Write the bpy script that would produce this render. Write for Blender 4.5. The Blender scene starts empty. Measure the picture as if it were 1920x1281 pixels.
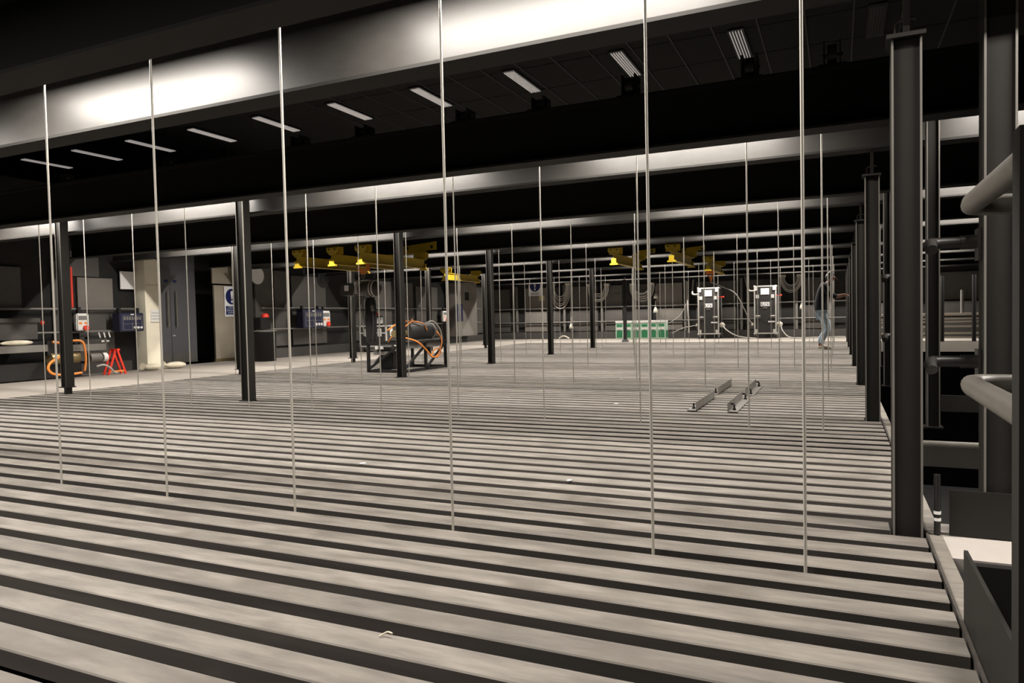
import bpy, bmesh, math, random
from mathutils import Vector, Matrix
random.seed(7)
S = bpy.context.scene
C = S.collection

# ------------------------------------------------------------------ camera, world, exposure
YAW, PITCH, ROLL, FPX = 0.4296, 0.0342, -0.0218, 1338.0194
fw = Vector((-math.sin(YAW)*math.cos(PITCH), math.cos(YAW)*math.cos(PITCH), -math.sin(PITCH)))
rt = Vector((math.cos(YAW), math.sin(YAW), 0)); up = rt.cross(fw)
r2 = rt*math.cos(ROLL)+up*math.sin(ROLL); u2 = -rt*math.sin(ROLL)+up*math.cos(ROLL)
cam = bpy.data.cameras.new('camera'); camo = bpy.data.objects.new('camera', cam); C.objects.link(camo)
cam.sensor_width = 36; cam.lens = FPX*36/1920; cam.clip_start = 0.05; cam.clip_end = 200
camo.matrix_world = Matrix(((r2.x, u2.x, -fw.x, 0), (r2.y, u2.y, -fw.y, 0), (r2.z, u2.z, -fw.z, 0.9), (0, 0, 0, 1)))
S.camera = camo
W = bpy.data.worlds.new('world'); S.world = W; W.use_nodes = True
W.node_tree.nodes['Background'].inputs[0].default_value = (0.9, 0.93, 1.0, 1)
W.node_tree.nodes['Background'].inputs[1].default_value = 0.0008
LAMP_W = 108.0
ALB = 0.62
S.view_settings.view_transform = 'Standard'; S.view_settings.look = 'None'
S.view_settings.exposure = 0.0; S.view_settings.gamma = 1.0; S.view_settings.use_curve_mapping = False

# ------------------------------------------------------------------ materials
def mat(name, col, rough=0.5, metal=0.0, emit=0.0, noise=0.0, scale=(4, 4, 4), bump=0.0, rand=0.0, spec=0.5, dirt=None, alb=None):
    m = bpy.data.materials.new(name); m.use_nodes = True
    nt = m.node_tree; b = nt.nodes['Principled BSDF']
    b.inputs['Roughness'].default_value = rough; b.inputs['Metallic'].default_value = metal
    b.inputs['Specular IOR Level'].default_value = spec
    if not emit: col = tuple(v*(ALB if alb is None else alb) for v in col)
    c = (*col, 1); b.inputs['Base Color'].default_value = c
    if emit:
        b.inputs['Emission Color'].default_value = c; b.inputs['Emission Strength'].default_value = emit
    if noise or rand or bump:
        tc = nt.nodes.new('ShaderNodeTexCoord'); mp = nt.nodes.new('ShaderNodeMapping')
        mp.inputs['Scale'].default_value = scale
        oi = nt.nodes.new('ShaderNodeObjectInfo')
        nt.links.new(tc.outputs['Object'], mp.inputs['Vector'])
        add = nt.nodes.new('ShaderNodeVectorMath'); add.operation = 'ADD'
        mul = nt.nodes.new('ShaderNodeVectorMath'); mul.operation = 'SCALE'; mul.inputs['Scale'].default_value = 37.0
        cmb = nt.nodes.new('ShaderNodeCombineXYZ')
        for i in range(3): nt.links.new(oi.outputs['Random'], cmb.inputs[i])
        nt.links.new(cmb.outputs[0], mul.inputs[0]); nt.links.new(mp.outputs[0], add.inputs[0]); nt.links.new(mul.outputs[0], add.inputs[1])
        nz = nt.nodes.new('ShaderNodeTexNoise'); nz.inputs['Scale'].default_value = 1.0
        nz.inputs['Detail'].default_value = 6; nz.inputs['Roughness'].default_value = 0.62
        nt.links.new(add.outputs[0], nz.inputs['Vector'])
        mr = nt.nodes.new('ShaderNodeMapRange'); mr.inputs['From Min'].default_value = 0.3; mr.inputs['From Max'].default_value = 0.7
        mr.inputs['To Min'].default_value = 1-noise; mr.inputs['To Max'].default_value = 1+noise
        nt.links.new(nz.outputs['Fac'], mr.inputs['Value'])
        r_ = nt.nodes.new('ShaderNodeMapRange'); r_.inputs['To Min'].default_value = 1-rand; r_.inputs['To Max'].default_value = 1+rand
        nt.links.new(oi.outputs['Random'], r_.inputs['Value'])
        mm = nt.nodes.new('ShaderNodeMath'); mm.operation = 'MULTIPLY'
        nt.links.new(mr.outputs[0], mm.inputs[0]); nt.links.new(r_.outputs[0], mm.inputs[1])
        hs = nt.nodes.new('ShaderNodeHueSaturation'); hs.inputs['Color'].default_value = c
        nt.links.new(mm.outputs[0], hs.inputs['Value']); out = hs.outputs[0]
        if dirt:
            n2 = nt.nodes.new('ShaderNodeTexNoise'); n2.inputs['Scale'].default_value = 1.1; n2.inputs['Detail'].default_value = 5
            m2_ = nt.nodes.new('ShaderNodeMapping'); m2_.inputs['Scale'].default_value = (0.9, 0.25, 0.25)
            nt.links.new(add.outputs[0], m2_.inputs['Vector']); nt.links.new(m2_.outputs[0], n2.inputs['Vector'])
            cr = nt.nodes.new('ShaderNodeMapRange'); cr.inputs['From Min'].default_value = 0.52; cr.inputs['From Max'].default_value = 0.72
            nt.links.new(n2.outputs['Fac'], cr.inputs['Value'])
            mx = nt.nodes.new('ShaderNodeMix'); mx.data_type = 'RGBA'
            nt.links.new(cr.outputs[0], mx.inputs['Factor']); nt.links.new(out, mx.inputs[6]); mx.inputs[7].default_value = (*dirt, 1)
            out = mx.outputs[2]
        nt.links.new(out, b.inputs['Base Color'])
        if bump:
            bp = nt.nodes.new('ShaderNodeBump'); bp.inputs['Strength'].default_value = bump; bp.inputs['Distance'].default_value = 0.01
            nt.links.new(nz.outputs['Fac'], bp.inputs['Height']); nt.links.new(bp.outputs[0], b.inputs['Normal'])
    return m
M = {}
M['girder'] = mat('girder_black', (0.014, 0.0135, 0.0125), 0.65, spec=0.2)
M['flange'] = mat('flange_shade', (0.024, 0.023, 0.021), 0.65, spec=0.2)  # underside shade of the bottom flanges put into a darker base colour
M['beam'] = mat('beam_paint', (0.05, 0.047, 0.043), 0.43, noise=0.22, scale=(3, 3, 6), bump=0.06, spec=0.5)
M['post'] = mat('post_paint', (0.032, 0.030, 0.027), 0.62, noise=0.15, scale=(6, 6, 2), spec=0.18)
M['post_edge'] = mat('edge_highlight', (0.26, 0.245, 0.22), 0.5, noise=0.15, scale=(6, 6, 2))  # painted highlight: light caught by the post edges, put into the colour
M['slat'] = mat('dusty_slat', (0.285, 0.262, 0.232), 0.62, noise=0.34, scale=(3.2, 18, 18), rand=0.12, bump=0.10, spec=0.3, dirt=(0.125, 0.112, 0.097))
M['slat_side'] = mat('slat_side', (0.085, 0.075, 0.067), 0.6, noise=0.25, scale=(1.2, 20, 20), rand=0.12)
M['void'] = mat('void_black', (0.012, 0.012, 0.012), 0.9)
M['concrete'] = mat('concrete', (0.50, 0.455, 0.40), 0.8, noise=0.10, scale=(1.5, 1.5, 1.5), bump=0.05)
M['wall'] = mat('wall_black', (0.022, 0.021, 0.02), 0.85, noise=0.2)
M['panel'] = mat('panel_grey', (0.125, 0.115, 0.106), 0.6, noise=0.15, scale=(2, 2, 2), rand=0.15)
M['panel_light'] = mat('panel_light', (0.30, 0.275, 0.245), 0.55, noise=0.12, scale=(2, 2, 2))
M['plinth'] = mat('plinth_grey', (0.10, 0.093, 0.086), 0.7, noise=0.12)
M['door'] = mat('door_grey', (0.15, 0.15, 0.165), 0.5, noise=0.05, alb=1)
M['board'] = mat('board_tan', (0.34, 0.30, 0.235), 0.6, noise=0.10, scale=(1, 1, 3), alb=1)
M['pier'] = mat('pier_cream', (0.86, 0.81, 0.66), 0.75, noise=0.06, scale=(3, 3, 3), alb=1.0)
M['tile'] = mat('ceiling_tile', (0.017, 0.0165, 0.016), 0.85, noise=0.1)
M['grid'] = mat('ceiling_grid', (0.11, 0.105, 0.10), 0.6)
M['louvre'] = mat('louvre_glow', (1.0, 0.93, 0.88), 0.4, emit=0.22)
M['louvre_off'] = mat('louvre_dark', (0.08, 0.08, 0.08), 0.4)
M['black'] = mat('black_metal', (0.018, 0.017, 0.017), 0.45)
M['blackp'] = mat('black_plastic', (0.025, 0.025, 0.026), 0.5)
M['rod'] = mat('galvanised_rod', (0.42, 0.40, 0.355), 0.45, metal=0.15, alb=1.0)
M['hoist'] = mat('hoist_grey', (0.09, 0.085, 0.082), 0.4)
M['stack'] = mat('stack_pale', (0.62, 0.57, 0.50), 0.6, alb=1.0)
M['pipe'] = mat('dark_pipe', (0.065, 0.061, 0.057), 0.42, noise=0.12, scale=(8, 8, 8))
M['pipe_worn'] = mat('worn_pipe', (0.17, 0.157, 0.135), 0.4, noise=0.2, scale=(8, 8, 8))
M['rail'] = mat('galvanised_rail', (0.36, 0.345, 0.32), 0.4, metal=0.3)
M['yellow'] = mat('crane_yellow', (0.78, 0.55, 0.03), 0.45, noise=0.12)
M['orange'] = mat('orange', (0.85, 0.28, 0.05), 0.45, alb=1)
M['red'] = mat('red_paint', (0.85, 0.055, 0.03), 0.45, alb=1)
M['blue'] = mat('sign_blue', (0.02, 0.03, 0.17), 0.4)
M['bluebox'] = mat('box_blue', (0.03, 0.034, 0.085), 0.45)
M['white'] = mat('white_plastic', (0.80, 0.79, 0.77), 0.45, alb=1)
M['paper'] = mat('paper_white', (0.88, 0.88, 0.90), 0.7, alb=1)
M['grey'] = mat('mid_grey', (0.30, 0.29, 0.28), 0.5)
M['alu'] = mat('aluminium', (0.72, 0.71, 0.68), 0.4, metal=0.15, alb=1)
M['green'] = mat('crate_green', (0.05, 0.36, 0.16), 0.45)
M['mint'] = mat('crate_mint', (0.62, 0.78, 0.66), 0.45, alb=1)
M['cable'] = mat('cable_grey', (0.46, 0.44, 0.41), 0.5, alb=1)
M['cable_b'] = mat('cable_black', (0.02, 0.02, 0.02), 0.5)
M['ferrule'] = mat('plug_cream', (0.62, 0.58, 0.50), 0.5, alb=1)
M['brass'] = mat('brass', (0.50, 0.40, 0.20), 0.35, metal=0.6)
M['chan'] = mat('steel_channel', (0.30, 0.285, 0.26), 0.45, metal=0.2, noise=0.1)
M['note'] = mat('yellow_note', (0.90, 0.82, 0.40), 0.7)
M['canvas'] = mat('canvas', (0.66, 0.60, 0.47), 0.85, noise=0.15, scale=(9, 9, 9), alb=1)
M['case'] = mat('case_board', (0.055, 0.052, 0.05), 0.6, noise=0.1)
M['ply'] = mat('pale_board', (0.62, 0.57, 0.53), 0.7, noise=0.06, scale=(3, 3, 3))
M['skin'] = mat('skin', (0.55, 0.30, 0.20), 0.55)
M['navy'] = mat('navy_cloth', (0.012, 0.014, 0.022), 0.85)
M['denim'] = mat('pale_denim', (0.46, 0.58, 0.68), 0.8, noise=0.1, scale=(12, 12, 12), alb=1)
M['hair'] = mat('dark_hair', (0.012, 0.009, 0.008), 0.5)
M['shoe'] = mat('cream_shoe', (0.80, 0.68, 0.58), 0.6, alb=1)
M['tube'] = mat('lamp_tube', (1, 0.93, 0.84), 0.4, emit=4.0)

# ------------------------------------------------------------------ mesh helpers
ORG = {}
class MB:
    def __init__(s): s.v = []; s.f = []; s.m = []; s.sm = []
    def add(s, vs, fs, m=0, smooth=False):
        o = len(s.v); s.v += [tuple(v) for v in vs]
        for f in fs: s.f.append([o+i for i in f]); s.m.append(m); s.sm.append(smooth)
        return s
    def bx(s, x0, x1, y0, y1, z0, z1, m=0, top=None):
        vs = [(x, y, z) for z in (z0, z1) for y in (y0, y1) for x in (x0, x1)]
        fs = [(0, 2, 3, 1), (4, 5, 7, 6), (0, 1, 5, 4), (2, 6, 7, 3), (0, 4, 6, 2), (1, 3, 7, 5)]
        s.add(vs, fs, m)
        if top is not None: s.m[-5] = top
        return s
    def obox(s, c, size, R=None, m=0, ch=0.0):
        h = [d/2 for d in size]; R = R or Matrix.Identity(3); c = Vector(c)
        if not ch:
            vs = [c+R@Vector((x*h[0], y*h[1], z*h[2])) for z in (-1, 1) for y in (-1, 1) for x in (-1, 1)]
            return s.add(vs, [(0, 2, 3, 1), (4, 5, 7, 6), (0, 1, 5, 4), (2, 6, 7, 3), (0, 4, 6, 2), (1, 3, 7, 5)], m)
        b = bmesh.new(); bmesh.ops.create_cube(b, size=1)
        for v in b.verts: v.co = Vector((v.co.x*size[0], v.co.y*size[1], v.co.z*size[2]))
        bmesh.ops.bevel(b, geom=b.edges[:], offset=ch, segments=2, affect='EDGES')
        b.verts.index_update()
        s.add([c+R@v.co for v in b.verts], [[v.index for v in f.verts] for f in b.faces], m); b.free(); return s
    def bar(s, p0, p1, w, h, m=0):
        p0 = Vector(p0); p1 = Vector(p1); d = p1-p0; z = d.normalized()
        a = Vector((0, 0, 1)) if abs(z.z) < 0.95 else Vector((0, 1, 0))
        x = a.cross(z).normalized(); y = z.cross(x)
        R = Matrix((x, y, z)).transposed()
        return s.obox((p0+p1)/2, (w, h, d.length), R, m)
    def tube(s, pts, r, n=8, m=0, caps=True, closed=False):
        pts = [Vector(p) for p in pts]; k = len(pts); vs = []; fs = []
        rr = r if isinstance(r, (list, tuple)) else [r]*k
        prev = None
        for i, p in enumerate(pts):
            if closed: t = pts[(i+1) % k]-pts[i-1]
            else: t = pts[min(i+1, k-1)]-pts[max(i-1, 0)]
            t.normalize()
            if prev is None:
                a = Vector((0, 0, 1)) if abs(t.z) < 0.9 else Vector((1, 0, 0))
                x = a.cross(t).normalized()
            else:
                x = (prev-t*prev.dot(t)).normalized()
            prev = x; y = t.cross(x)
            for j in range(n):
                a = 2*math.pi*j/n; vs.append(p+(x*math.cos(a)+y*math.sin(a))*rr[i])
        for i in range(k if closed else k-1):
            q = (i+1) % k
            for j in range(n):
                fs.append((i*n+j, i*n+(j+1) % n, q*n+(j+1) % n, q*n+j))
        s.add(vs, fs, m, True)
        if caps and not closed:
            s.add(vs[:n], [tuple(reversed(range(n)))], m); s.add(vs[-n:], [tuple(range(n))], m)
        return s
    def cyl(s, p0, p1, r, n=14, m=0, r1=None): return s.tube([p0, p1], [r, r if r1 is None else r1], n, m)
    def ball(s, c, r, n=10, m=0, sc=(1, 1, 1)):
        vs = []; fs = []; k = n//2+1
        for i in range(k+1):
            th = math.pi*i/k
            for j in range(n):
                ph = 2*math.pi*j/n
                vs.append((c[0]+r*sc[0]*math.sin(th)*math.cos(ph), c[1]+r*sc[1]*math.sin(th)*math.sin(ph), c[2]+r*sc[2]*math.cos(th)))
        for i in range(k):
            for j in range(n): fs.append((i*n+j, (i+1)*n+j, (i+1)*n+(j+1) % n, i*n+(j+1) % n))
        return s.add(vs, fs, m, True)
    def prism(s, poly, ax, a0, a1, m=0):
        def P(u, v, w): return (w, u, v) if ax == 0 else ((u, w, v) if ax == 1 else (u, v, w))
        n = len(poly); vs = [P(u, v, a0) for u, v in poly]+[P(u, v, a1) for u, v in poly]
        fs = [tuple(range(n-1, -1, -1)), tuple(range(n, 2*n))]+[(i, (i+1) % n, n+(i+1) % n, n+i) for i in range(n)]
        return s.add(vs, fs, m)
    def lathe(s, prof, c, n=20, m=0):
        vs = []; fs = []
        for r, z in prof:
            for j in range(n):
                a = 2*math.pi*j/n; vs.append((c[0]+r*math.cos(a), c[1]+r*math.sin(a), c[2]+z))
        for i in range(len(prof)-1):
            for j in range(n): fs.append((i*n+j, i*n+(j+1) % n, (i+1)*n+(j+1) % n, (i+1)*n+j))
        return s.add(vs, fs, m, True)
    def build(s, name, mats, parent=None):
        if isinstance(mats, str): mats = [mats]
        if parent is None:
            xs = [v[0] for v in s.v]; ys = [v[1] for v in s.v]; zs = [v[2] for v in s.v]
            o = Vector(((min(xs)+max(xs))/2, (min(ys)+max(ys))/2, min(zs)))
        else: o = ORG[parent.name]
        me = bpy.data.meshes.new(name); me.from_pydata([tuple(Vector(v)-o) for v in s.v], [], s.f)
        for i, p in enumerate(me.polygons): p.material_index = s.m[i]; p.use_smooth = s.sm[i]
        for q in mats: me.materials.append(M[q])
        b = bmesh.new(); b.from_mesh(me); bmesh.ops.recalc_face_normals(b, faces=b.faces); b.to_mesh(me); b.free()
        ob = bpy.data.objects.new(name, me); C.objects.link(ob)
        if parent is None: ob.location = o
        else: ob.parent = parent
        ORG[ob.name] = o.copy()
        return ob
def tag(o, label=None, cat=None, group=None, kind=None):
    if label: o['label'] = label
    if cat: o['category'] = cat
    if group: o['group'] = group
    if kind: o['kind'] = kind
    return o
def thing(name, loc, label, cat, group=None):
    o = bpy.data.objects.new(name, None); C.objects.link(o); o.location = loc; o.empty_display_size = 0.1
    ORG[o.name] = Vector(loc); return tag(o, label, cat, group)
def copy_tree(o, loc=None, label=None, group=None, parent=None):
    c = o.copy(); C.objects.link(c)
    if parent is not None: c.parent = parent
    if loc is not None: c.location = loc
    ORG[c.name] = ORG[o.name] if loc is None else Vector(loc)
    if label: c['label'] = label
    if group: c['group'] = group
    for ch in o.children: copy_tree(ch, parent=c)
    return c
ORDN = ['nearest', 'second', 'third', 'fourth', 'fifth', 'sixth', 'seventh', 'eighth', 'ninth', 'tenth', 'eleventh', 'twelfth', 'thirteenth']
def catmull(pts, n=8):
    P = [Vector(p) for p in pts]; P = [P[0]*2-P[1]]+P+[P[-1]*2-P[-2]]; out = []
    for i in range(1, len(P)-2):
        for k in range(n):
            t = k/n; a, b, c, d = P[i-1], P[i], P[i+1], P[i+2]
            out.append(0.5*((2*b)+(c-a)*t+(2*a-5*b+4*c-d)*t*t+(3*b-a-3*c+d)*t**3))
    out.append(P[-2]); return out

# ------------------------------------------------------------------ grid constants (metres; deck top is z = 0)
D = 3.174
ROWS = 8
ZB, ZT = 2.152, 2.565
XW, XE = -12.85, 6.0

# ------------------------------------------------------------------ the setting
# slatted deck
PS, SW, SD = 0.1879, 0.1135, 0.052
Y0 = 2.696                       # near edge of one slat
fl = MB()
fl.bx(0.312, 0.32, 0.3, 22.55, -0.09, 0.004)                     # steel edge angle along the open side
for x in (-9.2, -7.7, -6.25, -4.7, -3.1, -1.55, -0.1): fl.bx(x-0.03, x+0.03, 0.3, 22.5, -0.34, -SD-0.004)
floor = fl.build('floor', ['slat_side']); tag(floor, kind='structure')
sl = MB()
ch = 0.004
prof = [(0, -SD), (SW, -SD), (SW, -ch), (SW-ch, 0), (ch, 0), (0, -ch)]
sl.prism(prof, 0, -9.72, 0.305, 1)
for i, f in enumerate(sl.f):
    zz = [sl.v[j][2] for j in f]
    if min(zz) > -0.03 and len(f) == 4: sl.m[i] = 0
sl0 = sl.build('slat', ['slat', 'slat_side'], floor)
k0 = int((Y0-0.35)/PS); n = 0
for k in range(-k0, int((22.5-Y0)/PS)+1):
    y = Y0+k*PS
    o = sl0 if n == 0 else sl0.copy()
    if n: C.objects.link(o); o.parent = floor
    if n == 0: base = Vector(o.location)
    o.location = base+Vector((0, y, random.uniform(-0.0015, 0.0015))); n += 1
    # slats that meet an open-side post stop short of it
    for r in range(ROWS):
        ya = 3.2327+r*D
        if y < ya+0.11 and y+SW > ya-0.01: o.scale.x = 0.988; o.location.x = base.x-0.062
tag((MB().bx(0.32, 0.368, 0.3, 22.5, -0.06, -0.002)).build('trim_1', ['slat']), kind='structure')
# concrete floors
cf = MB(); cf.bx(-13.0, -9.73, -1.5, 26.3, -0.3, 0.0); cf.bx(-9.73, 6.0, 22.6, 26.3, -0.3, 0.0)
tag(cf.build('floor_concrete', ['concrete']), kind='structure')
tag(MB().bx(-9.73, 6.0, -1.5, 22.6, -4.1, -4.0).build('floor_lower', ['void']), kind='structure')
# walls
wl = MB(); wl.bx(-13.2, -12.95, -1.5, 10.55, 0, 3.5); wl.bx(-13.2, -12.95, 12.9, 26.5, 0, 3.5)
wl.bx(-13.95, -13.2, 10.3, 10.55, 0, 3.5); wl.bx(-13.95, -13.2, 12.9, 13.1, 0, 3.5); wl.bx(-14.1, -13.95, 10.3, 13.1, 0, 3.5)
wl.bx(-14.0, -12.95, 10.3, 13.1, 2.55, 3.5)
wall_left = wl.build('wall_left', ['wall']); tag(wall_left, kind='structure')
wb = MB(); wb.bx(-13.2, 6.2, 26.3, 26.6, 0, 5.5)
wall_back = wb.build('wall_back', ['wall']); tag(wall_back, kind='structure')
tag(MB().bx(6.0, 6.2, -2, 26.3, -4, 5.5).build('wall_right', ['wall']), kind='structure')
tag(MB().bx(-22.0, 6.2, -2.2, -2.0, -4, 5.5).build('wall_front', ['wall']), kind='structure')
tag(MB().bx(-22.2, -22.0, -2.0, 26.6, 3.0, 5.5).build('wall_far_left', ['wall']), kind='structure')
for a, b, m in [(-12.9, -12.09, 'panel'), (-11.43, -10.49, 'panel_light'), (-10.24, -9.91, 'panel'), (-9.51, -8.38, 'panel'), (-8.11, -7.42, 'panel'),
                (-7.01, -6.31, 'panel'), (-6.13, -5.17, 'panel_light'), (-4.67, -3.29, 'panel'), (-2.86, -1.87, 'panel'), (-1.06, -0.45, 'panel'), (0.9, 2.2, 'panel'), (2.6, 4.2, 'panel')]:
    p = MB(); p.bx(a, b, 26.24, 26.298, 1.16, 2.02); p.bx(a, b, 26.24, 26.298, 0.66, 1.10); p.bx(a, b, 26.24, 26.298, 0.30, 0.60)  # gaps at rail height stand in for the rails' shadow lines
    p.build('wall_panel', [m], wall_back)
tag(MB().bx(-12.94, 5.9, 26.18, 26.3, 0, 0.27).build('baseboard_back', ['plinth']), kind='structure')
for a, b, z0, z1, m in [(6.2, 7.75, 1.2, 1.95, 'panel'), (8.3, 8.52, 0.3, 2.1, 'panel'), (8.76, 9.47, 1.25, 1.82, 'panel_light'), (8.6, 9.2, 1.84, 2.3, 'panel'), (8.76, 9.47, 0.25, 1.2, 'panel'),
                        (13.22, 13.8, 0.3, 2.3, 'panel'), (13.87, 14.42, 0.3, 2.2, 'panel'), (14.5, 15.85, 1.25, 2.1, 'panel'), (14.5, 15.85, 0.3, 1.2, 'panel'),
                        (17.0, 19.04, 1.25, 2.1, 'panel'), (17.0, 19.04, 0.3, 1.2, 'panel'), (19.4, 20.3, 0.3, 2.1, 'panel'), (20.5, 21.9, 0.3, 2.0, 'panel'), (24.9, 26.1, 0.3, 2.1, 'panel')]:
    MB().bx(-12.948, -12.9, a, b, z0, z1).build('wall_panel', [m], wall_left)
bl_ = MB(); bl_.bx(-12.95, -12.86, -1.5, 9.8, 0, 0.2); bl_.bx(-12.95, -12.86, 13.15, 26.18, 0, 0.24)
tag(bl_.build('baseboard_left', ['plinth']), kind='structure')
tag(MB().bx(-13.2, -12.95, 10.55, 12.9, 0.0, 0.004).build('trim_2', ['ply']), kind='structure')
# ceiling: dark tiles in a paler grid
ceiling = MB().bx(-22.0, 6.0, -2.0, 26.4, 5.43, 5.5).build('ceiling', ['grid']); tag(ceiling, kind='structure')
TX, TY = 0.68, 1.26
t0 = MB().bx(-TX/2+0.011, TX/2-0.011, -TY/2+0.011, TY/2-0.011, 5.405, 5.429).build('ceiling_tile', ['tile'], ceiling)
LX = [-1.47, -3.43, -5.45, -7.46, -9.48, -11.52, -13.5, -15.6, -17.6, -19.65, 0.56]
first = True; cells = []
for j in range(4):
    yc = 11.42+TY*j
    for i in range(-14, 6):
        xc = 0.235-TX/2+TX*i
        cells.append((xc, yc))
tb = Vector(t0.location)
for xc, yc in cells:
    o = t0 if first else t0.copy()
    if not first: C.objects.link(o); o.parent = ceiling
    o.location = tb+Vector((xc, yc, 0)); first = False
gb = MB()
for i in range(-14, 7): gb.bx(0.235-TX+TX*i-0.012, 0.235-TX+TX*i+0.012, 10.75, 15.85, 5.39, 5.404)
gb.build('ceiling_grid', ['grid'], ceiling)
gb = MB()
for j in range(5): gb.bx(-10, 4.2, 10.79+TY*j-0.006, 10.79+TY*j+0.006, 5.398, 5.404)
gb.build('ceiling_grid', ['tile'], ceiling)
tb_ = MB(); tb_.bx(-22, 6, -2, 10.75, 5.41, 5.429); tb_.bx(-22, 6, 15.85, 26.4, 5.41, 5.429); tb_.bx(-22, -10, 10.75, 15.85, 5.41, 5.429)
tb_.build('ceiling_lining', ['tile'], ceiling)

# ------------------------------------------------------------------ overhead beams in pairs, one pair over each row of posts
def ibeam(name, y0, y1, label, group, m='beam'):
    yc = (y0+y1)/2; o = thing(name, (0, yc, ZB), label, 'beam', group)
    MB().bx(XW, XE, yc-0.006, yc+0.006, ZB+0.018, ZT-0.018).build('web', [m], o)
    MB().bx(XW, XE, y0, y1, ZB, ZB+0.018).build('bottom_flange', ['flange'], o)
    MB().bx(XW, XE, y0, y1, ZT-0.018, ZT).build('top_flange', [m], o)
    return o
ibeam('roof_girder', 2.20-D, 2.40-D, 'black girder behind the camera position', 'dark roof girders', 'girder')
for r in range(0, ROWS):
    w = ORDN[r]
    ibeam('roof_beam', 3.08+r*D, 3.26+r*D, f'{w} of the lit steel roof beams, its face washed by the lamps', 'lit roof beams')
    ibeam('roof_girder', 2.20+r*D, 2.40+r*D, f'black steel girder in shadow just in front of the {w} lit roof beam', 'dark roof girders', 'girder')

# battens in the slots between each girder and its beam
bat = None
def batten(x, y):
    global bat
    loc = (x, y, 2.51)
    if bat is None:
        o = thing('batten_lamp', loc, 'long batten lamp hung in the slot between girder and lit beam', 'lamp', 'batten lamps in the roof slots')
        MB().bx(x-0.84, x+0.84, y-0.035, y+0.035, 2.515, 2.567).build('lamp_housing', ['black'], o)
        for q in (-0.85, 0.84): MB().bx(x+q, x+q+0.01, y-0.035, y+0.035, 2.50, 2.567).build('end_cap', ['black'], o)
        for q in (-0.6, 0.6): MB().bx(x+q-0.02, x+q+0.02, y-0.455, y+0.405, 2.567, 2.585).build('mounting_bar', ['black'], o)
        bat = o
    else: o = copy_tree(bat, loc)
    L = bpy.data.lights.new('batten_light', 'AREA'); L.shape = 'RECTANGLE'; L.size = 1.72; L.size_y = 0.05
    L.energy = LAMP_W; L.color = (1.0, 0.925, 0.84)
    lo = bpy.data.objects.new('batten_light', L); C.objects.link(lo); lo.location = (x, y, 2.512)
    return o
for r in range(-1, ROWS):
    for x in (-10.3, -7.3, -4.25, -1.3, 1.75, 4.7):
        if (r == ROWS-1 and x > 2) or (r < 0 and x > 0): continue
        batten(x if r >= 0 else x-0.9, 2.765+r*D)  # unseen row behind the camera, shifted left to dim the near right deck

# ------------------------------------------------------------------ posts
def hpost(o, x0, x1, y0, y1, z0, z1, t=0.008):
    MB().bx(x0+t, x1-t, y0+0.012, y0+0.022, z0, z1).build('web', ['post'], o)
    for a in (x0, x1-t):
        b = MB().bx(a, a+t, y0, y1, z0, z1); b.m[2] = 1  # front edges take the painted highlight colour
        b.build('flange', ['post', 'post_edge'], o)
# open-side hanger posts (short, hung from threaded bars)
protoA = None
for r in range(0, 7):
    y = 3.2327+r*D
    lab = f'{ORDN[r]} of the short grey hanger posts along the open right edge'
    if protoA is None:
        o = thing('hanger_post', (0.249, y+0.05, 0), lab, 'post', 'hanger posts on the open edge')
        hpost(o, 0.195, 0.302, y, y+0.10, -0.05, 1.962)
        MB().bx(0.178, 0.314, y-0.02, y+0.12, 1.962, 1.978).build('cap_plate', ['post'], o)
        MB().bx(0.236, 0.26, y+0.004, y+0.022, 1.978, 2.149).build('hanger_bar', ['chan'], o)
        MB().tube([(0.21, y+0.03, 1.985), (0.212, y+0.03, 2.03), (0.225, y+0.028, 2.04), (0.272, y+0.028, 2.045), (0.285, y+0.03, 2.04)], 0.006, 6).build('clip', ['chan'], o)
        protoA = o
    else: copy_tree(protoA, (0.249, y+0.05, 0), lab)
# full-height posts
def tall(x, y, label, group, z0=0.0, w=0.105, d=0.115, base=True, m='post'):
    o = thing('steel_post', (x+w/2, y+d/2, 0), label, 'post', group)
    hpost(o, x, x+w, y, y+d, z0 if not base else max(z0, 0.012), ZT)
    if z0 > 0.02:
        MB().bx(x-0.03, x+w+0.03, y-0.02, y+d, z0-0.012, z0).build('foot_plate', ['post'], o)
        MB().bx(x+0.025, x+w-0.025, y+0.02, y+d-0.02, 0.0, z0-0.012).build('stub', ['black'], o)
    elif base: MB().bx(x-0.02, x+w+0.02, y-0.02, y+d-0.01, 0.0, 0.012).build('base_plate', ['black'], o)
    return o
for r in range(0, 6):
    tall(-6.245, 3.08-0.117+r*D, f'black post in the middle of the deck under the {ORDN[r]} lit roof beam', 'posts in the middle of the deck')
for r in range(0, 6):
    tall(-9.57 if r != 1 else -9.45, 3.08-0.117+r*D, f'black post where deck meets concrete, under the {ORDN[r]} lit roof beam', 'posts along the concrete edge', z0=0.10)
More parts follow.
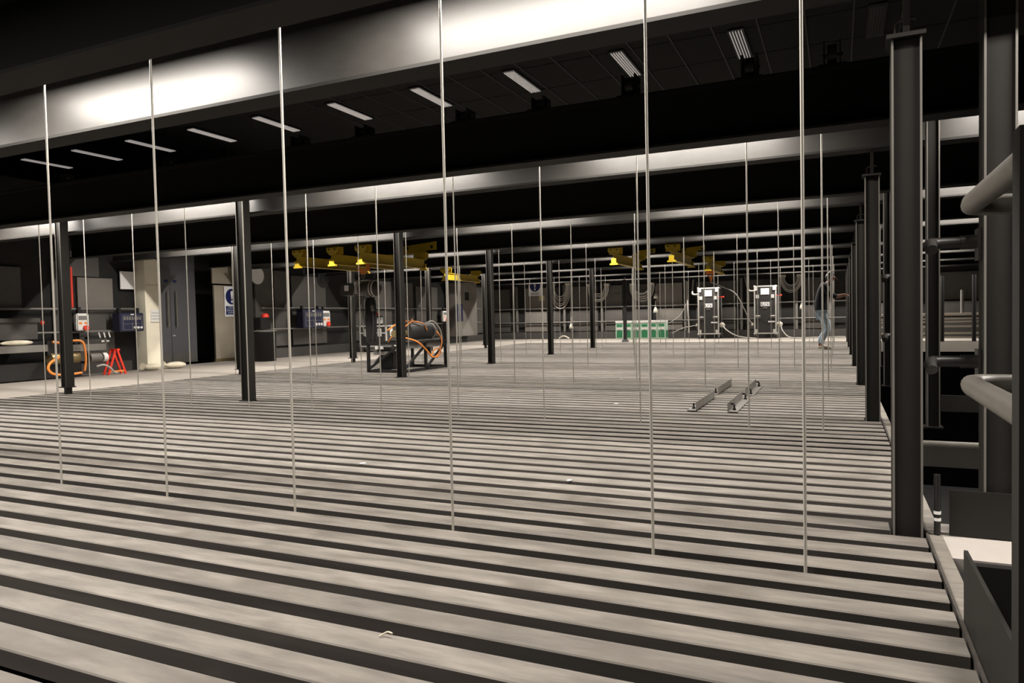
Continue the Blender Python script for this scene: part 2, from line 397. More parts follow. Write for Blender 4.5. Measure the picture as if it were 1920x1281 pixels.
# slim pipe prop on the far deck
o = thing('pipe_prop', (-6.43, 23.05, 0), 'slim black pipe prop with flared foot in front of the green crates', 'post')
MB().cyl((-6.43, 23.05, 0.05), (-6.43, 23.05, 2.05), 0.062, 14).build('pipe', ['black'], o)
MB().lathe([(0.0, 0), (0.125, 0), (0.125, 0.015), (0.07, 0.09), (0.0, 0.09)], (-6.43, 23.05, 0), 16).build('foot', ['black'], o)
MB().bar((-6.43, 23.05, 2.05), (-6.40, 23.05, 2.14), 0.03, 0.03).build('hook', ['rail'], o)
DX = {0: (0.512, 0.108), 1: (0.60, 0.085), 2: (0.475, 0.075)}
for r in range(0, 6):
    x, w = DX.get(r, (0.52, 0.08))
    tall(x, 2.96+r*D if r else 3.274, base=(r > 0), label=f'{ORDN[r]} full-height post beyond the hanger posts, across the gangway', group='posts across the gangway', w=w)

# ------------------------------------------------------------------ drop rods
RX = [-0.1088]+[-0.639-0.8605*k for k in range(11)]
rod0 = MB().cyl((0, 0, -0.12), (0, 0, 2.57), 0.0058, 8).build('drop_rod', ['rod'])
fr = True
for r in range(0, 7):
    for i, x in enumerate(RX):
        if r == 0 and i > 6: continue
        o = rod0 if fr else rod0.copy()
        if not fr: C.objects.link(o)
        fr = False
        y = 2.628+r*D
        o.location = (x, y, -0.12)
        tag(o, f'thin steel rod in the {ORDN[r]} row across the deck, number {["one","two","three","four","five","six","seven","eight","nine","ten","eleven","twelve"][i]} from the right', 'rod', f'drop rods of the {ORDN[r]} row')

# ------------------------------------------------------------------ ceiling lights with louvres (seen between beam and girder)
for k, x in enumerate(LX):
    on = k < len(LX)-1
    side = ['rightmost', 'second from right', 'third from right', 'fourth from right', 'fifth from right', 'sixth from right', 'seventh from right', 'eighth from right', 'ninth from right', 'leftmost'][k] if on else ''
    o = thing('ceiling_light', (x, 12.65, 5.40), f'slim louvred ceiling strip light, {side} of the glowing row' if on else 'unlit louvred ceiling strip right of the glowing row', 'light', 'louvred ceiling lights')
    MB().bx(x-0.13, x+0.13, 11.95, 13.35, 5.376, 5.389).build('light_frame', ['black'], o)
    for j in range(5):
        xx = x-0.088+0.044*j
        MB().bx(xx-0.006, xx+0.006, 12.0, 13.3, 5.356, 5.376).build('louvre', ['louvre' if on else 'louvre_off'], o)
# pulley blocks on top of the second girder
PX = [(-1.45, 'two'), (-0.57, 'one'), (-0.03, 'zero'), (-2.2, 'x'), (-2.9, 'x'), (-3.95, 'x'), (-4.7, 'x'), (-5.6, 'x'), (-6.52, 'x'), (-8.2, 'x')]
PX.sort(key=lambda q: -q[0])
yg = 2.30+D
for i, (x, _) in enumerate(PX):
    o = thing('pulley_block', (x, yg, ZT), f'black pulley block on top of the dark girder, {ORDN[i] if i else "first"} from the right', 'pulley', 'pulley blocks on the girder')
    hh = 0.17 if i in (0, 1, 2) else 0.11
    MB().bx(x-0.055, x-0.045, yg-0.08, yg+0.08, ZT, ZT+hh).build('cheek_plate', ['black'], o)
    MB().bx(x+0.045, x+0.055, yg-0.08, yg+0.08, ZT, ZT+hh).build('cheek_plate', ['black'], o)
    w_ = MB().cyl((x-0.03, yg, ZT+hh*0.55), (x+0.03, yg, ZT+hh*0.55), hh*0.42, 18).build('sheave', ['blackp'], o)
    MB().cyl((x-0.07, yg, ZT+hh*0.55), (x+0.07, yg, ZT+hh*0.55), 0.012, 8).build('axle', ['rail'], o)
    MB().bx(x-0.09, x+0.09, yg-0.09, yg+0.09, ZT, ZT+0.012).build('base_plate', ['black'], o)

# ------------------------------------------------------------------ right-hand gangway: rails, toe boards, joists
def crossrail(r, label):
    y = 3.36+r*D; x1 = DX.get(r, (0.52, 0.08))[0]-0.012
    o = thing('guard_rail', (0.42, y, 0.6), label, 'rail', 'guard rails between the posts')
    for z in (0.682, 1.16):
        t = MB(); t.tube([(0.338, y-0.075, z-0.03), (0.335, y-0.04, z-0.006), (0.345, y-0.01, z), (0.37, y, z), (0.44, y, z), (x1, y, z)], 0.023, 12)
        t.build('rail_pipe', ['pipe'], o)
        MB().cyl((0.445, y, z), (x1-0.0, y, z), 0.0265, 12).build('sleeve', ['pipe'], o)
        MB().bx(x1, x1+0.01, y-0.04, y+0.04, z-0.075, z+0.05).build('fixing_plate', ['pipe'], o)
crossrail(0, 'short black pipe guard rail between nearest hanger post and gangway post')
crossrail(1, 'short pipe guard rail at the second hanger post')
o = thing('handrail', (0.285, 1.5, 0), 'worn pipe handrail with elbow, close to the camera at right edge', 'rail')
for z in (0.717, 1.138):
    t = MB()
    pts = [(0.281, 1.322, z), (0.281, 1.5, z), (0.281, 1.93, z), (0.285, 1.975, z), (0.305, 1.998, z), (0.345, 2.0, z), (0.42, 2.0, z)]
    t.tube(pts, 0.0235, 16); t.build('rail_pipe', ['pipe_worn'], o)
    MB().bx(0.42, 0.43, 1.95, 2.05, z-0.05, z+0.05).build('fixing_plate', ['pipe'], o)
    MB().ball((0.281, 1.345, z), 0.032, 14, sc=(1, 0.7, 1)).build('clamp', ['pipe_worn'], o)
MB().bx(0.243, 0.30, 1.272, 1.32, -0.005, 1.165).build('stanchion', ['post'], o)
MB().bx(0.43, 0.48, 1.97, 2.03, -0.3, 1.165).build('stanchion', ['post'], o)
tag(MB().bx(0.322, 0.332, 0.45, 2.37, 0.0, 0.205).build('edge_toe_board', ['post']), 'long dark steel toe board running towards the camera at lower right', 'board')
tag(MB().bx(0.37, 1.6, 2.975, 3.44, -0.05, -0.006).build('landing_board', ['ply']), 'pale board landing on the gangway behind the nearest hanger post', 'board')
tag(MB().bx(0.418, 1.4, 2.93, 2.972, -0.36, -0.012).build('step_riser', ['black']), 'black riser panel below the pale landing board', 'panel')
tag(MB().bx(0.424, 1.3, 2.5, 2.928, -0.34, -0.32).build('step_tread', ['slat_side']), 'dark step tread below the black riser panel', 'step')
tag(MB().bx(0.395, 1.5, 3.262, 3.27, -0.002, 0.178).build('toe_board', ['post']), 'dark steel toe board standing across the near gangway end', 'board', 'toe boards across the gangway')
tag(MB().bx(0.72, 1.9, 3.30+D-0.1, 3.312+D-0.1, 0.098, 0.225).build('toe_board', ['post']), 'dark toe board further along the gangway, behind the near one', 'board', 'toe boards across the gangway')
o = thing('gangway_joist', (1.1, 4.85, -0.03), 'gangway joist with pale round top edge seen past the toe board', 'beam')
MB().bx(0.40, 1.9, 4.8, 4.86, -0.03, 0.09).build('joist_web', ['post'], o)
MB().cyl((0.40, 4.83, 0.10), (1.9, 4.83, 0.10), 0.018, 10).build('top_pipe', ['pipe_worn'], o)
o = thing('marker_tube', (0.352, 3.25, 0.0), 'black upright tube with two white bands beside the nearest hanger post', 'tube')
MB().cyl((0.352, 3.25, 0), (0.352, 3.25, 0.24), 0.012, 10).build('tube', ['black'], o)
for z in (0.055, 0.082): MB().cyl((0.352, 3.25, z), (0.352, 3.25, z+0.012), 0.0135, 10).build('band', ['white'], o)
# far right: stacked pale lengths on the other side
for i, (z, t) in enumerate([(0.0, 0.05), (0.11, 0.06), (0.31, 0.06), (0.455, 0.045), (0.55, 0.035), (0.655, 0.08)]):
    tag(MB().bx(0.9, 5.6, 24.6+0.05*i, 25.2+0.05*i, z, z+t).build('stacked_length', ['stack']), f'pale steel length in the far right stack, {["lowest","second","third","fourth","fifth","top"][i]} layer', 'bar', 'stacked lengths at far right')
for i, (x, m) in enumerate([(2.5, 'black'), (2.97, 'grey'), (3.22, 'black')]):
    tag(MB().cyl((x if i != 1 else 3.36, 22.0 if i != 1 else 25.0, 0.0 if i != 1 else 0.735), (x if i != 1 else 3.36, 22.0 if i != 1 else 25.0, 1.75 if i != 1 else 1.42), 0.05, 12).build('far_upright', [m]), ['left black upright pipe among the far right stack', 'grey upright pipe between the two black ones at far right', 'right black upright pipe among the far right stack'][i], 'pipe')

# ------------------------------------------------------------------ L brackets lying on the deck
def bracket(x, y, flip, lab):
    o = thing('angle_bracket', (x, y, 0), lab, 'bracket', 'angle brackets lying on the deck')
    L = 1.07; sx = -1 if flip else 1
    MB().bx(min(x, x+0.004*sx), max(x, x+0.004*sx), y, y+L, 0.003, 0.085).build('upright_leg', ['chan'], o)
    MB().bx(min(x, x+0.085*sx), max(x, x+0.085*sx), y, y+L, 0.003, 0.008).build('flat_leg', ['chan'], o)
    for yy in (0.12, 0.98):
        MB().cyl((x+0.045*sx, y+yy, 0.008), (x+0.045*sx, y+yy, 0.06), 0.009, 8).build('bolt', ['black'], o)
        MB().cyl((x+0.045*sx, y+yy, 0.008), (x+0.045*sx, y+yy, 0.022), 0.017, 6).build('nut', ['black'], o)
        MB().cyl((x+0.005*sx, y+yy+0.1, 0.055), (x+0.03*sx, y+yy+0.1, 0.055), 0.014, 6).build('bolt_head', ['black'], o)
bracket(-1.19, 6.62, True, 'steel angle bracket on the deck, near left of the four')
bracket(-1.20, 8.0, True, 'steel angle bracket on the deck, far left of the four')
bracket(-0.915, 6.62, False, 'steel angle bracket on the deck, near right of the four')
bracket(-0.915, 7.98, False, 'steel angle bracket on the deck, far right of the four')

# scraps on the deck
tag(MB().tube(catmull([(-1.19, 1.65, 0.003), (-1.182, 1.662, 0.007), (-1.172, 1.667, 0.011), (-1.155, 1.664, 0.011)]), 0.0025, 6).build('wood_shaving', ['canvas']), 'curled pale shaving on a near deck slat', 'shaving')
for i, (x, y, w) in enumerate([(-2.73, 3.63, 0.025), (-2.06, 6.94, 0.03), (-1.35, 3.62, 0.02), (-2.78, 9.62, 0.035)]):
    q = MB(); q.prism([(x, y), (x+w, y+0.3*w), (x+1.2*w, y+w), (x+0.3*w, y+0.8*w)], 2, 0.002, 0.008)
    tag(q.build('paper_scrap', ['paper']), ['tiny white scrap on the deck, left of centre', 'tiny white scrap on the deck near the middle', 'tiny white scrap on the deck in line with the second rod from right', 'tiny white scrap far out on the deck'][i], 'scrap', 'scraps on the deck')

# ------------------------------------------------------------------ yellow runway beams
def runway(x, y0, y1, lab, zt=2.02):
    o = thing('runway_beam', (x, (y0+y1)/2, zt-0.17), lab, 'beam', 'yellow runway beams')
    zb = zt-0.17
    t = MB(); t.bx(x-0.05, x+0.05, y0, y1, zb, zb+0.012); t.bx(x-0.05, x+0.05, y0, y1, zt-0.012, zt); t.bx(x-0.005, x+0.005, y0, y1, zb+0.012, zt-0.012)
    t.build('rail_section', ['yellow'], o)
    for ye, s in ((y0, 1), (y1, -1)):
        c = MB(); c.prism([(x-0.115, 2.145), (x+0.115, 2.145), (x+0.115, 2.07), (x+0.06, zt-0.01), (x-0.06, zt-0.01), (x-0.115, 2.07)], 1, ye+0.02*s, ye+0.035*s)
        c.bx(x-0.115, x+0.115, min(ye+0.02*s, ye+0.14*s), max(ye+0.02*s, ye+0.14*s), 2.13, 2.146)
        c.build('hanger_bracket', ['yellow'], o)
        MB().bx(x-0.13, x+0.13, min(ye+0.14*s, ye+0.16*s), max(ye+0.14*s, ye+0.16*s), 2.02, 2.146).build('clamp_plate', ['yellow'], o)
        for dx in (-0.06, 0.06): MB().cyl((x+dx, ye+0.005*s, 2.10), (x+dx, ye+0.02*s, 2.10), 0.014, 6).build('bolt', ['black'], o)
        e = MB(); e.bx(x-0.045, x+0.045, min(ye-0.004*s, ye+0.02*s), max(ye-0.004*s, ye+0.02*s), zb+0.0, zb+0.09); e.bx(x-0.075, x+0.075, min(ye-0.004*s, ye+0.05*s), max(ye-0.004*s, ye+0.05*s), zb-0.03, zb-0.002)
        e.build('end_stop', ['yellow'], o)
    return o
runway(-8.46, 9.66, 11.66, 'left yellow runway beam of the three near the deck middle')
runway(-7.72, 9.66, 11.66, 'middle yellow runway beam of the three near the deck middle')
runway(-7.14, 9.66, 11.66, 'right yellow runway beam of the three near the deck middle')
runway(-8.75, 15.2, 17.0, 'small far yellow runway beam left of the third deck post')
runway(-3.76, 12.78, 14.7, 'yellow runway beam in the right half, left of its neighbour')
runway(-2.70, 12.78, 14.7, 'yellow runway beam in the right half, right of its neighbour')
runway(-2.60, 16.05, 18.0, 'farthest yellow runway beam, with an orange hook below')
def plate_pair(x, y, lab, k=1.0):
    o = thing('crane_plate', (x, y, 2.10), lab, 'plate', 'yellow crane plates')
    MB().prism([(x-0.38*k, 2.14), (x-0.38*k, 2.14+0.16*k), (x+0.40*k, 2.14+0.22*k), (x+0.40*k, 2.14+0.06*k), (x+0.18*k, 2.14+0.06*k), (x+0.02, 2.14-0.16*k), (x-0.08*k, 2.14-0.16*k), (x-0.02*k, 2.16)], 1, y, y+0.016).build('side_plate', ['yellow'], o)
    for dx in (-0.25*k, 0.30*k): MB().cyl((x+dx, y-0.012, 2.14+0.12*k), (x+dx, y, 2.14+0.12*k), 0.03*k, 10).build('bolt', ['black'], o)
plate_pair(-7.28, 11.69, 'big yellow crane plate behind the middle deck post')
plate_pair(-3.72, 14.88, 'dim yellow crane plate above the right pair of runway beams', 0.6)
plate_pair(-2.70, 14.88, 'dim yellow crane plate right of the right pair of runway beams', 0.6)

# hoist hanging from the middle runway beam
hx, hy = -7.74, 10.55
o = thing('chain_hoist', (hx, hy, 0.5), 'black electric chain hoist hanging from an orange hook', 'hoist')
MB().obox((hx-0.255, hy, 1.46), (0.36, 0.30, 0.22), None, 0, 0.035).build('gear_housing', ['hoist'], o)
MB().bx(hx-0.30, hx-0.21, hy-0.157, hy-0.149, 1.43, 1.53).build('label_plate', ['paper'], o)
MB().bx(hx-0.085, hx-0.045, hy-0.158, hy+0.15, 1.37, 1.585).build('band', ['white'], o)
MB().tube([(hx-0.05, hy, 1.46), (hx+0.03, hy, 1.46), (hx+0.05, hy, 1.46), (hx+0.24, hy, 1.46), (hx+0.32, hy, 1.46), (hx+0.345, hy, 1.46)], [0.12, 0.12, 0.145, 0.145, 0.12, 0.05], 20).build('motor', ['hoist'], o)
for xx in (0.20, 0.255): MB().tube([(hx+xx, hy, 1.46), (hx+xx+0.02, hy, 1.46)], [0.15, 0.147], 20).build('motor_stripe', ['alu'], o)
MB().bx(hx-0.02, hx+0.15, hy-0.05, hy+0.05, 1.60, 1.62).build('top_plate', ['alu'], o)
MB().prism([(hx-0.09, 1.815), (hx-0.08, 1.79), (hx-0.03, 1.755), (hx-0.03, 1.72), (hx+0.03, 1.72), (hx+0.04, 1.755), (hx+0.08, 1.79), (hx+0.09, 1.815)], 1, hy-0.03, hy+0.03).build('beam_clamp', ['orange'], o)
MB().tube([(hx-0.02, hy, 1.73), (hx-0.03, hy, 1.68), (hx, hy, 1.64), (hx+0.03, hy, 1.68), (hx+0.02, hy, 1.73)], 0.012, 8).build('shackle', ['rail'], o)
MB().tube([(hx-0.005, hy-0.08, 1.66), (hx-0.06, hy-0.17, 1.5), (hx-0.09, hy-0.17, 1.32)], 0.01, 6).build('safety_sling', ['cable'], o)
MB().tube([(hx-0.02, hy, 1.36), (hx-0.02, hy, 0.62)], 0.012, 6).build('load_chain', ['chan'], o)
MB().lathe([(0.0, 0.0), (0.07, 0.0), (0.095, 0.08), (0.11, 0.45), (0.10, 0.75), (0.08, 0.84)], (hx+0.03, hy+0.16, 0.47), 16).build('chain_bag', ['blackp'], o)
MB().tube([(hx+0.22, hy-0.1, 1.33), (hx+0.26, hy-0.1, 1.1), (hx+0.27, hy-0.1, 0.8), (hx+0.26, hy-0.12, 0.5)], 0.014, 6).build('control_cable', ['cable_b'], o)
MB().tube([(hx+0.25, hy-0.1, 1.16), (hx+0.27, hy-0.1, 1.06)], [0.03, 0.03], 8).build('plug', ['grey'], o)

for q in (-0.105, 0.09): MB().bx(hx+0.02+q, hx+0.02+q+0.012, hy-0.05, hy+0.05, 1.78, 1.98).build('clamp_cheek', ['orange'], o)
# black frame trolley with a motor on it
fx0, fx1, fy0, fy1 = -7.38, -6.66, 10.15, 11.55
o = thing('frame_trolley', ((fx0+fx1)/2, (fy0+fy1)/2, 0), 'black box-section steel frame carrying a drum motor and orange cables', 'frame')
def bars(nm, lst, w=0.045, m='black'):
    for a, b in lst: MB().bar(a, b, w, w).build(nm, [m], o)
ZF = 0.50
bars('upright', [((x, y, 0), (x, y, ZF if y < 11 else 0.83)) for x in (fx0, fx1) for y in (fy0, (fy0+fy1)/2, fy1)])
bars('rail', [((x, fy0, z), (x, fy1, z)) for x in (fx0, fx1) for z in (0.022, ZF)]+[((fx0, y, z), (fx1, y, z)) for y in (fy0, fy1) for z in (0.022, ZF)])
bars('brace', [((fx1, fy0, 0.05), (fx1, (fy0+fy1)/2, 0.44)), ((fx1, (fy0+fy1)/2+0.04, 0.05), (fx1, fy1, 0.46)), ((fx0, fy0, 0.05), (fx0, (fy0+fy1)/2, 0.44)), ((fx0, fy0, 0.05), (fx1-0.1, fy0, 0.46))], 0.035)
MB().bx(fx1-0.16, fx1-0.03, fy0+0.1, fy1-0.05, 0.40, 0.53).build('channel', ['chan'], o)
dr = MB().cyl((fx1-0.22, 10.55, 0.68), (fx1-0.22, 11.30, 0.68), 0.15, 20).build('drum_motor', ['blackp'], o)
MB().cyl((fx1-0.22, 10.2, 0.66), (fx1-0.22, 10.55, 0.66), 0.06, 14).build('shaft_cover', ['brass'], o)
MB().cyl((fx1-0.22, 11.30, 0.68), (fx1-0.22, 11.36, 0.68), 0.155, 20).build('end_bell', ['chan'], o)
MB().tube(catmull([(fx1-0.35, 10.2, 0.72), (fx1-0.25, 10.5, 0.86), (fx1-0.1, 10.9, 0.83), (fx1-0.05, 11.0, 0.70)]), 0.014, 8).build('orange_cable', ['orange'], o)
MB().tube(catmull([(fx1-0.2, 10.25, 0.62), (fx1+0.03, 10.5, 0.52), (fx1+0.05, 10.8, 0.35), (fx1+0.05, 11.0, 0.22), (fx1+0.05, 11.2, 0.26), (fx1+0.04, 11.35, 0.5), (fx1-0.1, 11.4, 0.68)]), 0.015, 8).build('orange_cable', ['orange'], o)
MB().tube(catmull([(fx1-0.2, 10.7, 0.85), (fx1-0.1, 10.9, 0.80), (fx1, 11.1, 0.86), (fx1, 11.35, 0.72), (fx1+0.02, 11.4, 0.55)]), 0.013, 8).build('grey_cable', ['cable'], o)

MB().obox((fx0+0.28, 10.42, 0.20), (0.26, 0.30, 0.30), None, 0, 0.02).build('winch_box', ['blackp'], o)
MB().cyl((fx0+0.14, 10.28, 0.40), (fx0+0.42, 10.28, 0.40), 0.07, 14).build('winch_motor', ['hoist'], o)
MB().bx(fx0+0.10, fx0+0.40, 10.16, 10.20, 0.30, 0.36).build('mount_bar', ['chan'], o)
for q in (0.16, 0.26): MB().bx(fx0+q, fx0+q+0.05, 10.12, 10.16, 0.40, 0.45).build('terminal', ['alu'], o)
MB().tube(catmull([(fx1-0.4, 10.3, 0.52), (fx1-0.3, 10.25, 0.60), (fx1-0.15, 10.35, 0.74), (fx1-0.12, 10.6, 0.86), (fx1-0.2, 10.75, 0.90)]), 0.012, 8).build('orange_cable', ['orange'], o)
MB().tube(catmull([(fx1+0.05, 10.95, 0.24), (fx1+0.06, 11.05, 0.34), (fx1+0.06, 11.2, 0.36), (fx1+0.05, 11.3, 0.28), (fx1+0.05, 11.15, 0.20)]), 0.012, 8).build('orange_cable', ['orange'], o)

# ------------------------------------------------------------------ flight cases by the back wall
def castor(o, x, y, z=0.15):
    MB().cyl((x-0.022, y, 0.058), (x+0.022, y, 0.058), 0.055, 14).build('castor_wheel', ['blackp'], o)
    t = MB(); t.bx(x-0.035, x-0.028, y-0.04, y+0.04, 0.05, z); t.bx(x+0.028, x+0.035, y-0.04, y+0.04, 0.05, z); t.bx(x-0.05, x+0.05, y-0.05, y+0.05, z-0.008, z)
    t.build('castor_fork', ['alu'], o)
def frame_edges(o, x0, x1, y0, y1, z0, z1, w=0.032):
    t = MB(); e = 0.004
    for x in (x0, x1):
        for y in (y0, y1): t.bx(x-(w if x == x1 else e), x+(w if x == x0 else e), y-(w if y == y1 else e), y+(w if y == y0 else e), z0, z1)
    for z in (z0, z1):
        for y in (y0, y1): t.bx(x0, x1, y-(w if y == y1 else e), y+(w if y == y0 else e), z-(w if z == z1 else e), z+(w if z == z0 else e))
        for x in (x0, x1): t.bx(x-(w if x == x1 else e), x+(w if x == x0 else e), y0, y1, z-(w if z == z1 else e), z+(w if z == z0 else e))
    t.build('edge_trim', ['alu'], o)
def flight_case(x0, lab):
    x1 = x0+0.70; y0, y1 = 25.25, 25.95; z0, z1 = 0.16, 1.765
    o = thing('flight_case', ((x0+x1)/2, 25.6, 0), lab, 'case', 'tall flight cases by the back wall')
    MB().bx(x0+0.004, x1-0.004, y0+0.004, y1-0.004, z0+0.004, z1-0.004).build('body', ['case'], o)
    frame_edges(o, x0, x1, y0, y1, z0, z1)
    yf = y0-0.006
    for (x, z) in ((x0, z0), (x1, z0), (x0, z1), (x1, z1)):
        sx = 1 if x == x0 else -1; sz = 1 if z == z0 else -1
        MB().bx(min(x, x+0.11*sx), max(x, x+0.11*sx), yf-0.006, yf+0.012, min(z+0.03*sz, z+0.15*sz), max(z+0.03*sz, z+0.15*sz)).build('corner_brace', ['alu'], o)
        MB().ball((x+0.012*sx, y0+0.01, z+0.012*sz), 0.032, 8).build('ball_corner', ['alu'], o)
    for sx in (0, 1):
        xl = x0+0.055 if sx == 0 else x1-0.165
        MB().bx(xl, xl+0.10, yf-0.004, yf+0.01, 1.35, 1.47).build('butterfly_latch', ['alu'], o)
        xh = x0+0.03 if sx == 0 else x1-0.20
        h = MB().bx(xh, xh+0.17, yf-0.003, yf+0.01, 0.68, 0.79).build('handle_dish', ['chan'], o)
        MB().tube([(xh+0.02, yf-0.012, 0.755), (xh+0.15, yf-0.012, 0.755)], 0.012, 8).build('handle_bar', ['alu'], h)
    MB().bx(x0+0.21, x0+0.48, yf, yf+0.008, 1.47, 1.68).build('paper_sheet', ['paper'], o)
    nm = MB().bx(x0+0.21, x0+0.49, yf, yf+0.008, 1.08, 1.22).build('name_plate', ['paper'], o)
    t = MB()
    for k, (a, b, c, d) in enumerate([(0.235, 0.265, 1.10, 1.20), (0.28, 0.315, 1.10, 1.12), (0.33, 0.345, 1.12, 1.19), (0.365, 0.40, 1.17, 1.19), (0.42, 0.45, 1.11, 1.18)]):
        t.bx(x0+a, x0+b, yf-0.002, yf, c, d)
    t.build('lettering', ['grey'], nm)
    MB().bx(x0+0.28, x0+0.42, yf, yf+0.008, 1.005, 1.045).build('small_plate', ['grey'], o)
    MB().bx(x0+0.44, x0+0.65, yf, yf+0.008, 0.54, 0.585).build('strip_label', ['paper'], o)
    MB().tube([(x1, 25.4, 1.43), (x1+0.10, 25.36, 1.43), (x1+0.17, 25.36, 1.44)], [0.012, 0.012, 0.03], 8).build('red_lever', ['red'], o)
    MB().ball((x1+0.085, 25.4, 0.47), 0.105, 14, sc=(1, 0.7, 0.85)).build('cable_boss', ['ferrule'], o)
    MB().lathe([(0.0, 0), (0.05, 0), (0.04, 0.06), (0.02, 0.10), (0, 0.10)], (x0-0.07, 25.4, 0.43), 12).build('plug', ['ferrule'], o)
    for x in (x0+0.02, x1-0.02):
        for y in (y0+0.08, y1-0.08): castor(o, x, y, z0-0.004)
    return o
flight_case(-4.44, 'left of the two tall black flight cases by the back wall')
flight_case(-2.58, 'right of the two tall black flight cases by the back wall')
def cable(name, pts, r, m, lab, grp=None, cat='cable'):
    return tag(MB().tube(catmull(pts), r, 8).build(name, [m]), lab, cat, grp)
cable('power_cable', [(-4.74, 26.1, 2.1), (-4.73, 25.9, 1.75), (-4.66, 25.5, 1.58), (-4.50, 25.15, 1.54), (-4.38, 25.15, 1.54)], 0.028, 'cable', 'thick pale cable dropping to the top of left flight case')
cable('power_cable', [(-2.96, 26.1, 2.15), (-2.9, 25.9, 1.9), (-2.78, 25.5, 1.66), (-2.64, 25.15, 1.60), (-2.52, 25.15, 1.60)], 0.026, 'cable', 'thick pale cable dropping to the top of right flight case')
cable('floor_cable', [(-3.6, 25.3, 0.45), (-3.5, 25.2, 0.32), (-3.2, 25.1, 0.13), (-2.9, 25.1, 0.05), (-2.5, 25.0, 0.02)], 0.018, 'cable', 'cable running from left flight case down to the floor')
cable('floor_cable', [(-1.75, 25.3, 0.45), (-1.68, 25.2, 0.25), (-1.5, 25.1, 0.06), (-1.2, 25.1, 0.02), (-0.6, 25.6, 0.02), (0.2, 25.8, 0.02)], 0.018, 'cable', 'cable running from right flight case along the floor')
cable('wall_cable', [(-4.95, 26.05, 2.05), (-4.93, 26.0, 1.2), (-4.9, 26.0, 0.6), (-4.88, 25.9, 0.2)], 0.03, 'cable', 'pale cable hanging straight down left of the left flight case')
cable('wall_cable', [(-5.6, 26.0, 0.55), (-5.2, 26.0, 0.85), (-4.98, 26.0, 1.25)], 0.012, 'cable', 'thin cable curving from rail towards left flight case')
cable('floor_cable', [(-5.4, 25.5, 0.2), (-5.0, 25.4, 0.38), (-4.55, 25.3, 0.47)], 0.014, 'cable', 'thin cable plugged into the lower left of left flight case')
cable('drop_cable', [(-2.60, 16.4, 1.58), (-2.45, 17.0, 1.50), (-2.30, 18.2, 1.36), (-2.25, 19.5, 1.0), (-2.32, 21.5, 0.65), (-2.5, 24.0, 0.5), (-2.66, 25.3, 0.46)], 0.014, 'cable', 'cable swooping from the orange hook to right flight case')
o = thing('hook_block', (-2.60, 16.4, 1.6), 'orange hook block hanging under the farthest yellow runway beam', 'hook')
MB().bx(-2.70, -2.50, 16.36, 16.44, 1.76, 1.848).build('block_body', ['orange'], o)
MB().prism([(-2.68, 1.76), (-2.62, 1.68), (-2.60, 1.60), (-2.57, 1.60), (-2.56, 1.68), (-2.52, 1.76), (-2.57, 1.73), (-2.60, 1.72), (-2.63, 1.73)], 1, 16.37, 16.43).build('yoke', ['orange'], o)

# green and white crates
for i in range(6):
    x0 = -7.45+i*0.308; x1 = x0+0.298; y0, y1 = 25.42, 25.82
    o = thing('plastic_crate', ((x0+x1)/2, 25.62, 0), f'green and white plastic crate by the back wall, {["leftmost","second from left","third from left","fourth from left","fifth from left","rightmost"][i]} of six', 'crate', 'green crates in a row')
    MB().obox(((x0+x1)/2, 25.62, 0.33), (0.298, 0.40, 0.655), None, 0, 0.012).build('body', ['mint'], o)
    MB().bx(x0-0.002, x1+0.002, y0-0.01, y1, 0.60, 0.672).build('lid', ['white'], o)
    MB().bx(x0+0.04, x1-0.04, y0-0.006, y0+0.01, 0.455, 0.545).build('upper_panel', ['green'], o)
    MB().bx(x0+0.04, x1-0.04, y0-0.006, y0+0.01, 0.06, 0.315).build('lower_panel', ['green'], o)
    MB().bx(x0+0.05, x1-0.05, y0-0.008, y0+0.01, 0.35, 0.42).build('label_strip', ['white'], o)
    MB().bx(x0+0.11, x1-0.11, y0-0.014, y0-0.002, 0.325, 0.35).build('latch', ['grey'], o)
    if i == 5: MB().bx(x1-0.004, x1+0.004, y0+0.05, y1-0.05, 0.06, 0.30).build('side_panel', ['green'], o)

# cable coils on the back wall
def coil(x, zt, w, h, lab, n=6):
    o = thing('cable_coil', (x, 26.05, zt-h), lab, 'cable', 'cable coils hung on the back wall')
    for i in range(n):
        ww = w*(1-0.07*i)*random.uniform(0.96, 1.04); hh = h*(1-0.09*i)*random.uniform(0.95, 1.03); yy = 26.11-0.016*(i % 3)
        pts = []
        for k in range(17):
            a = math.pi*(k/16)
            pts.append((x-ww*math.cos(a), yy, zt-0.05-(hh-0.05)*math.sin(a)**0.85))
        MB().tube(pts, 0.017, 6).build('loop', ['cable'], o)
    for s in (-1, 1):
        MB().bx(x+s*w*0.8-0.09, x+s*w*0.8+0.09, 26.03, 26.235, zt-0.06, zt+0.02).build('hook_arm', ['ferrule'], o)
coil(-9.85, 2.15, 0.40, 0.95, 'cable coil hung on back wall beside the blue sign')
coil(-8.31, 2.07, 0.42, 0.68, 'cable coil hung on back wall left of the pipe prop')
coil(-6.62, 2.03, 0.44, 0.62, 'cable coil hung on back wall above the green crates')
coil(-1.46, 2.12, 0.34, 0.60, 'cable coil hung on back wall right of both flight cases')
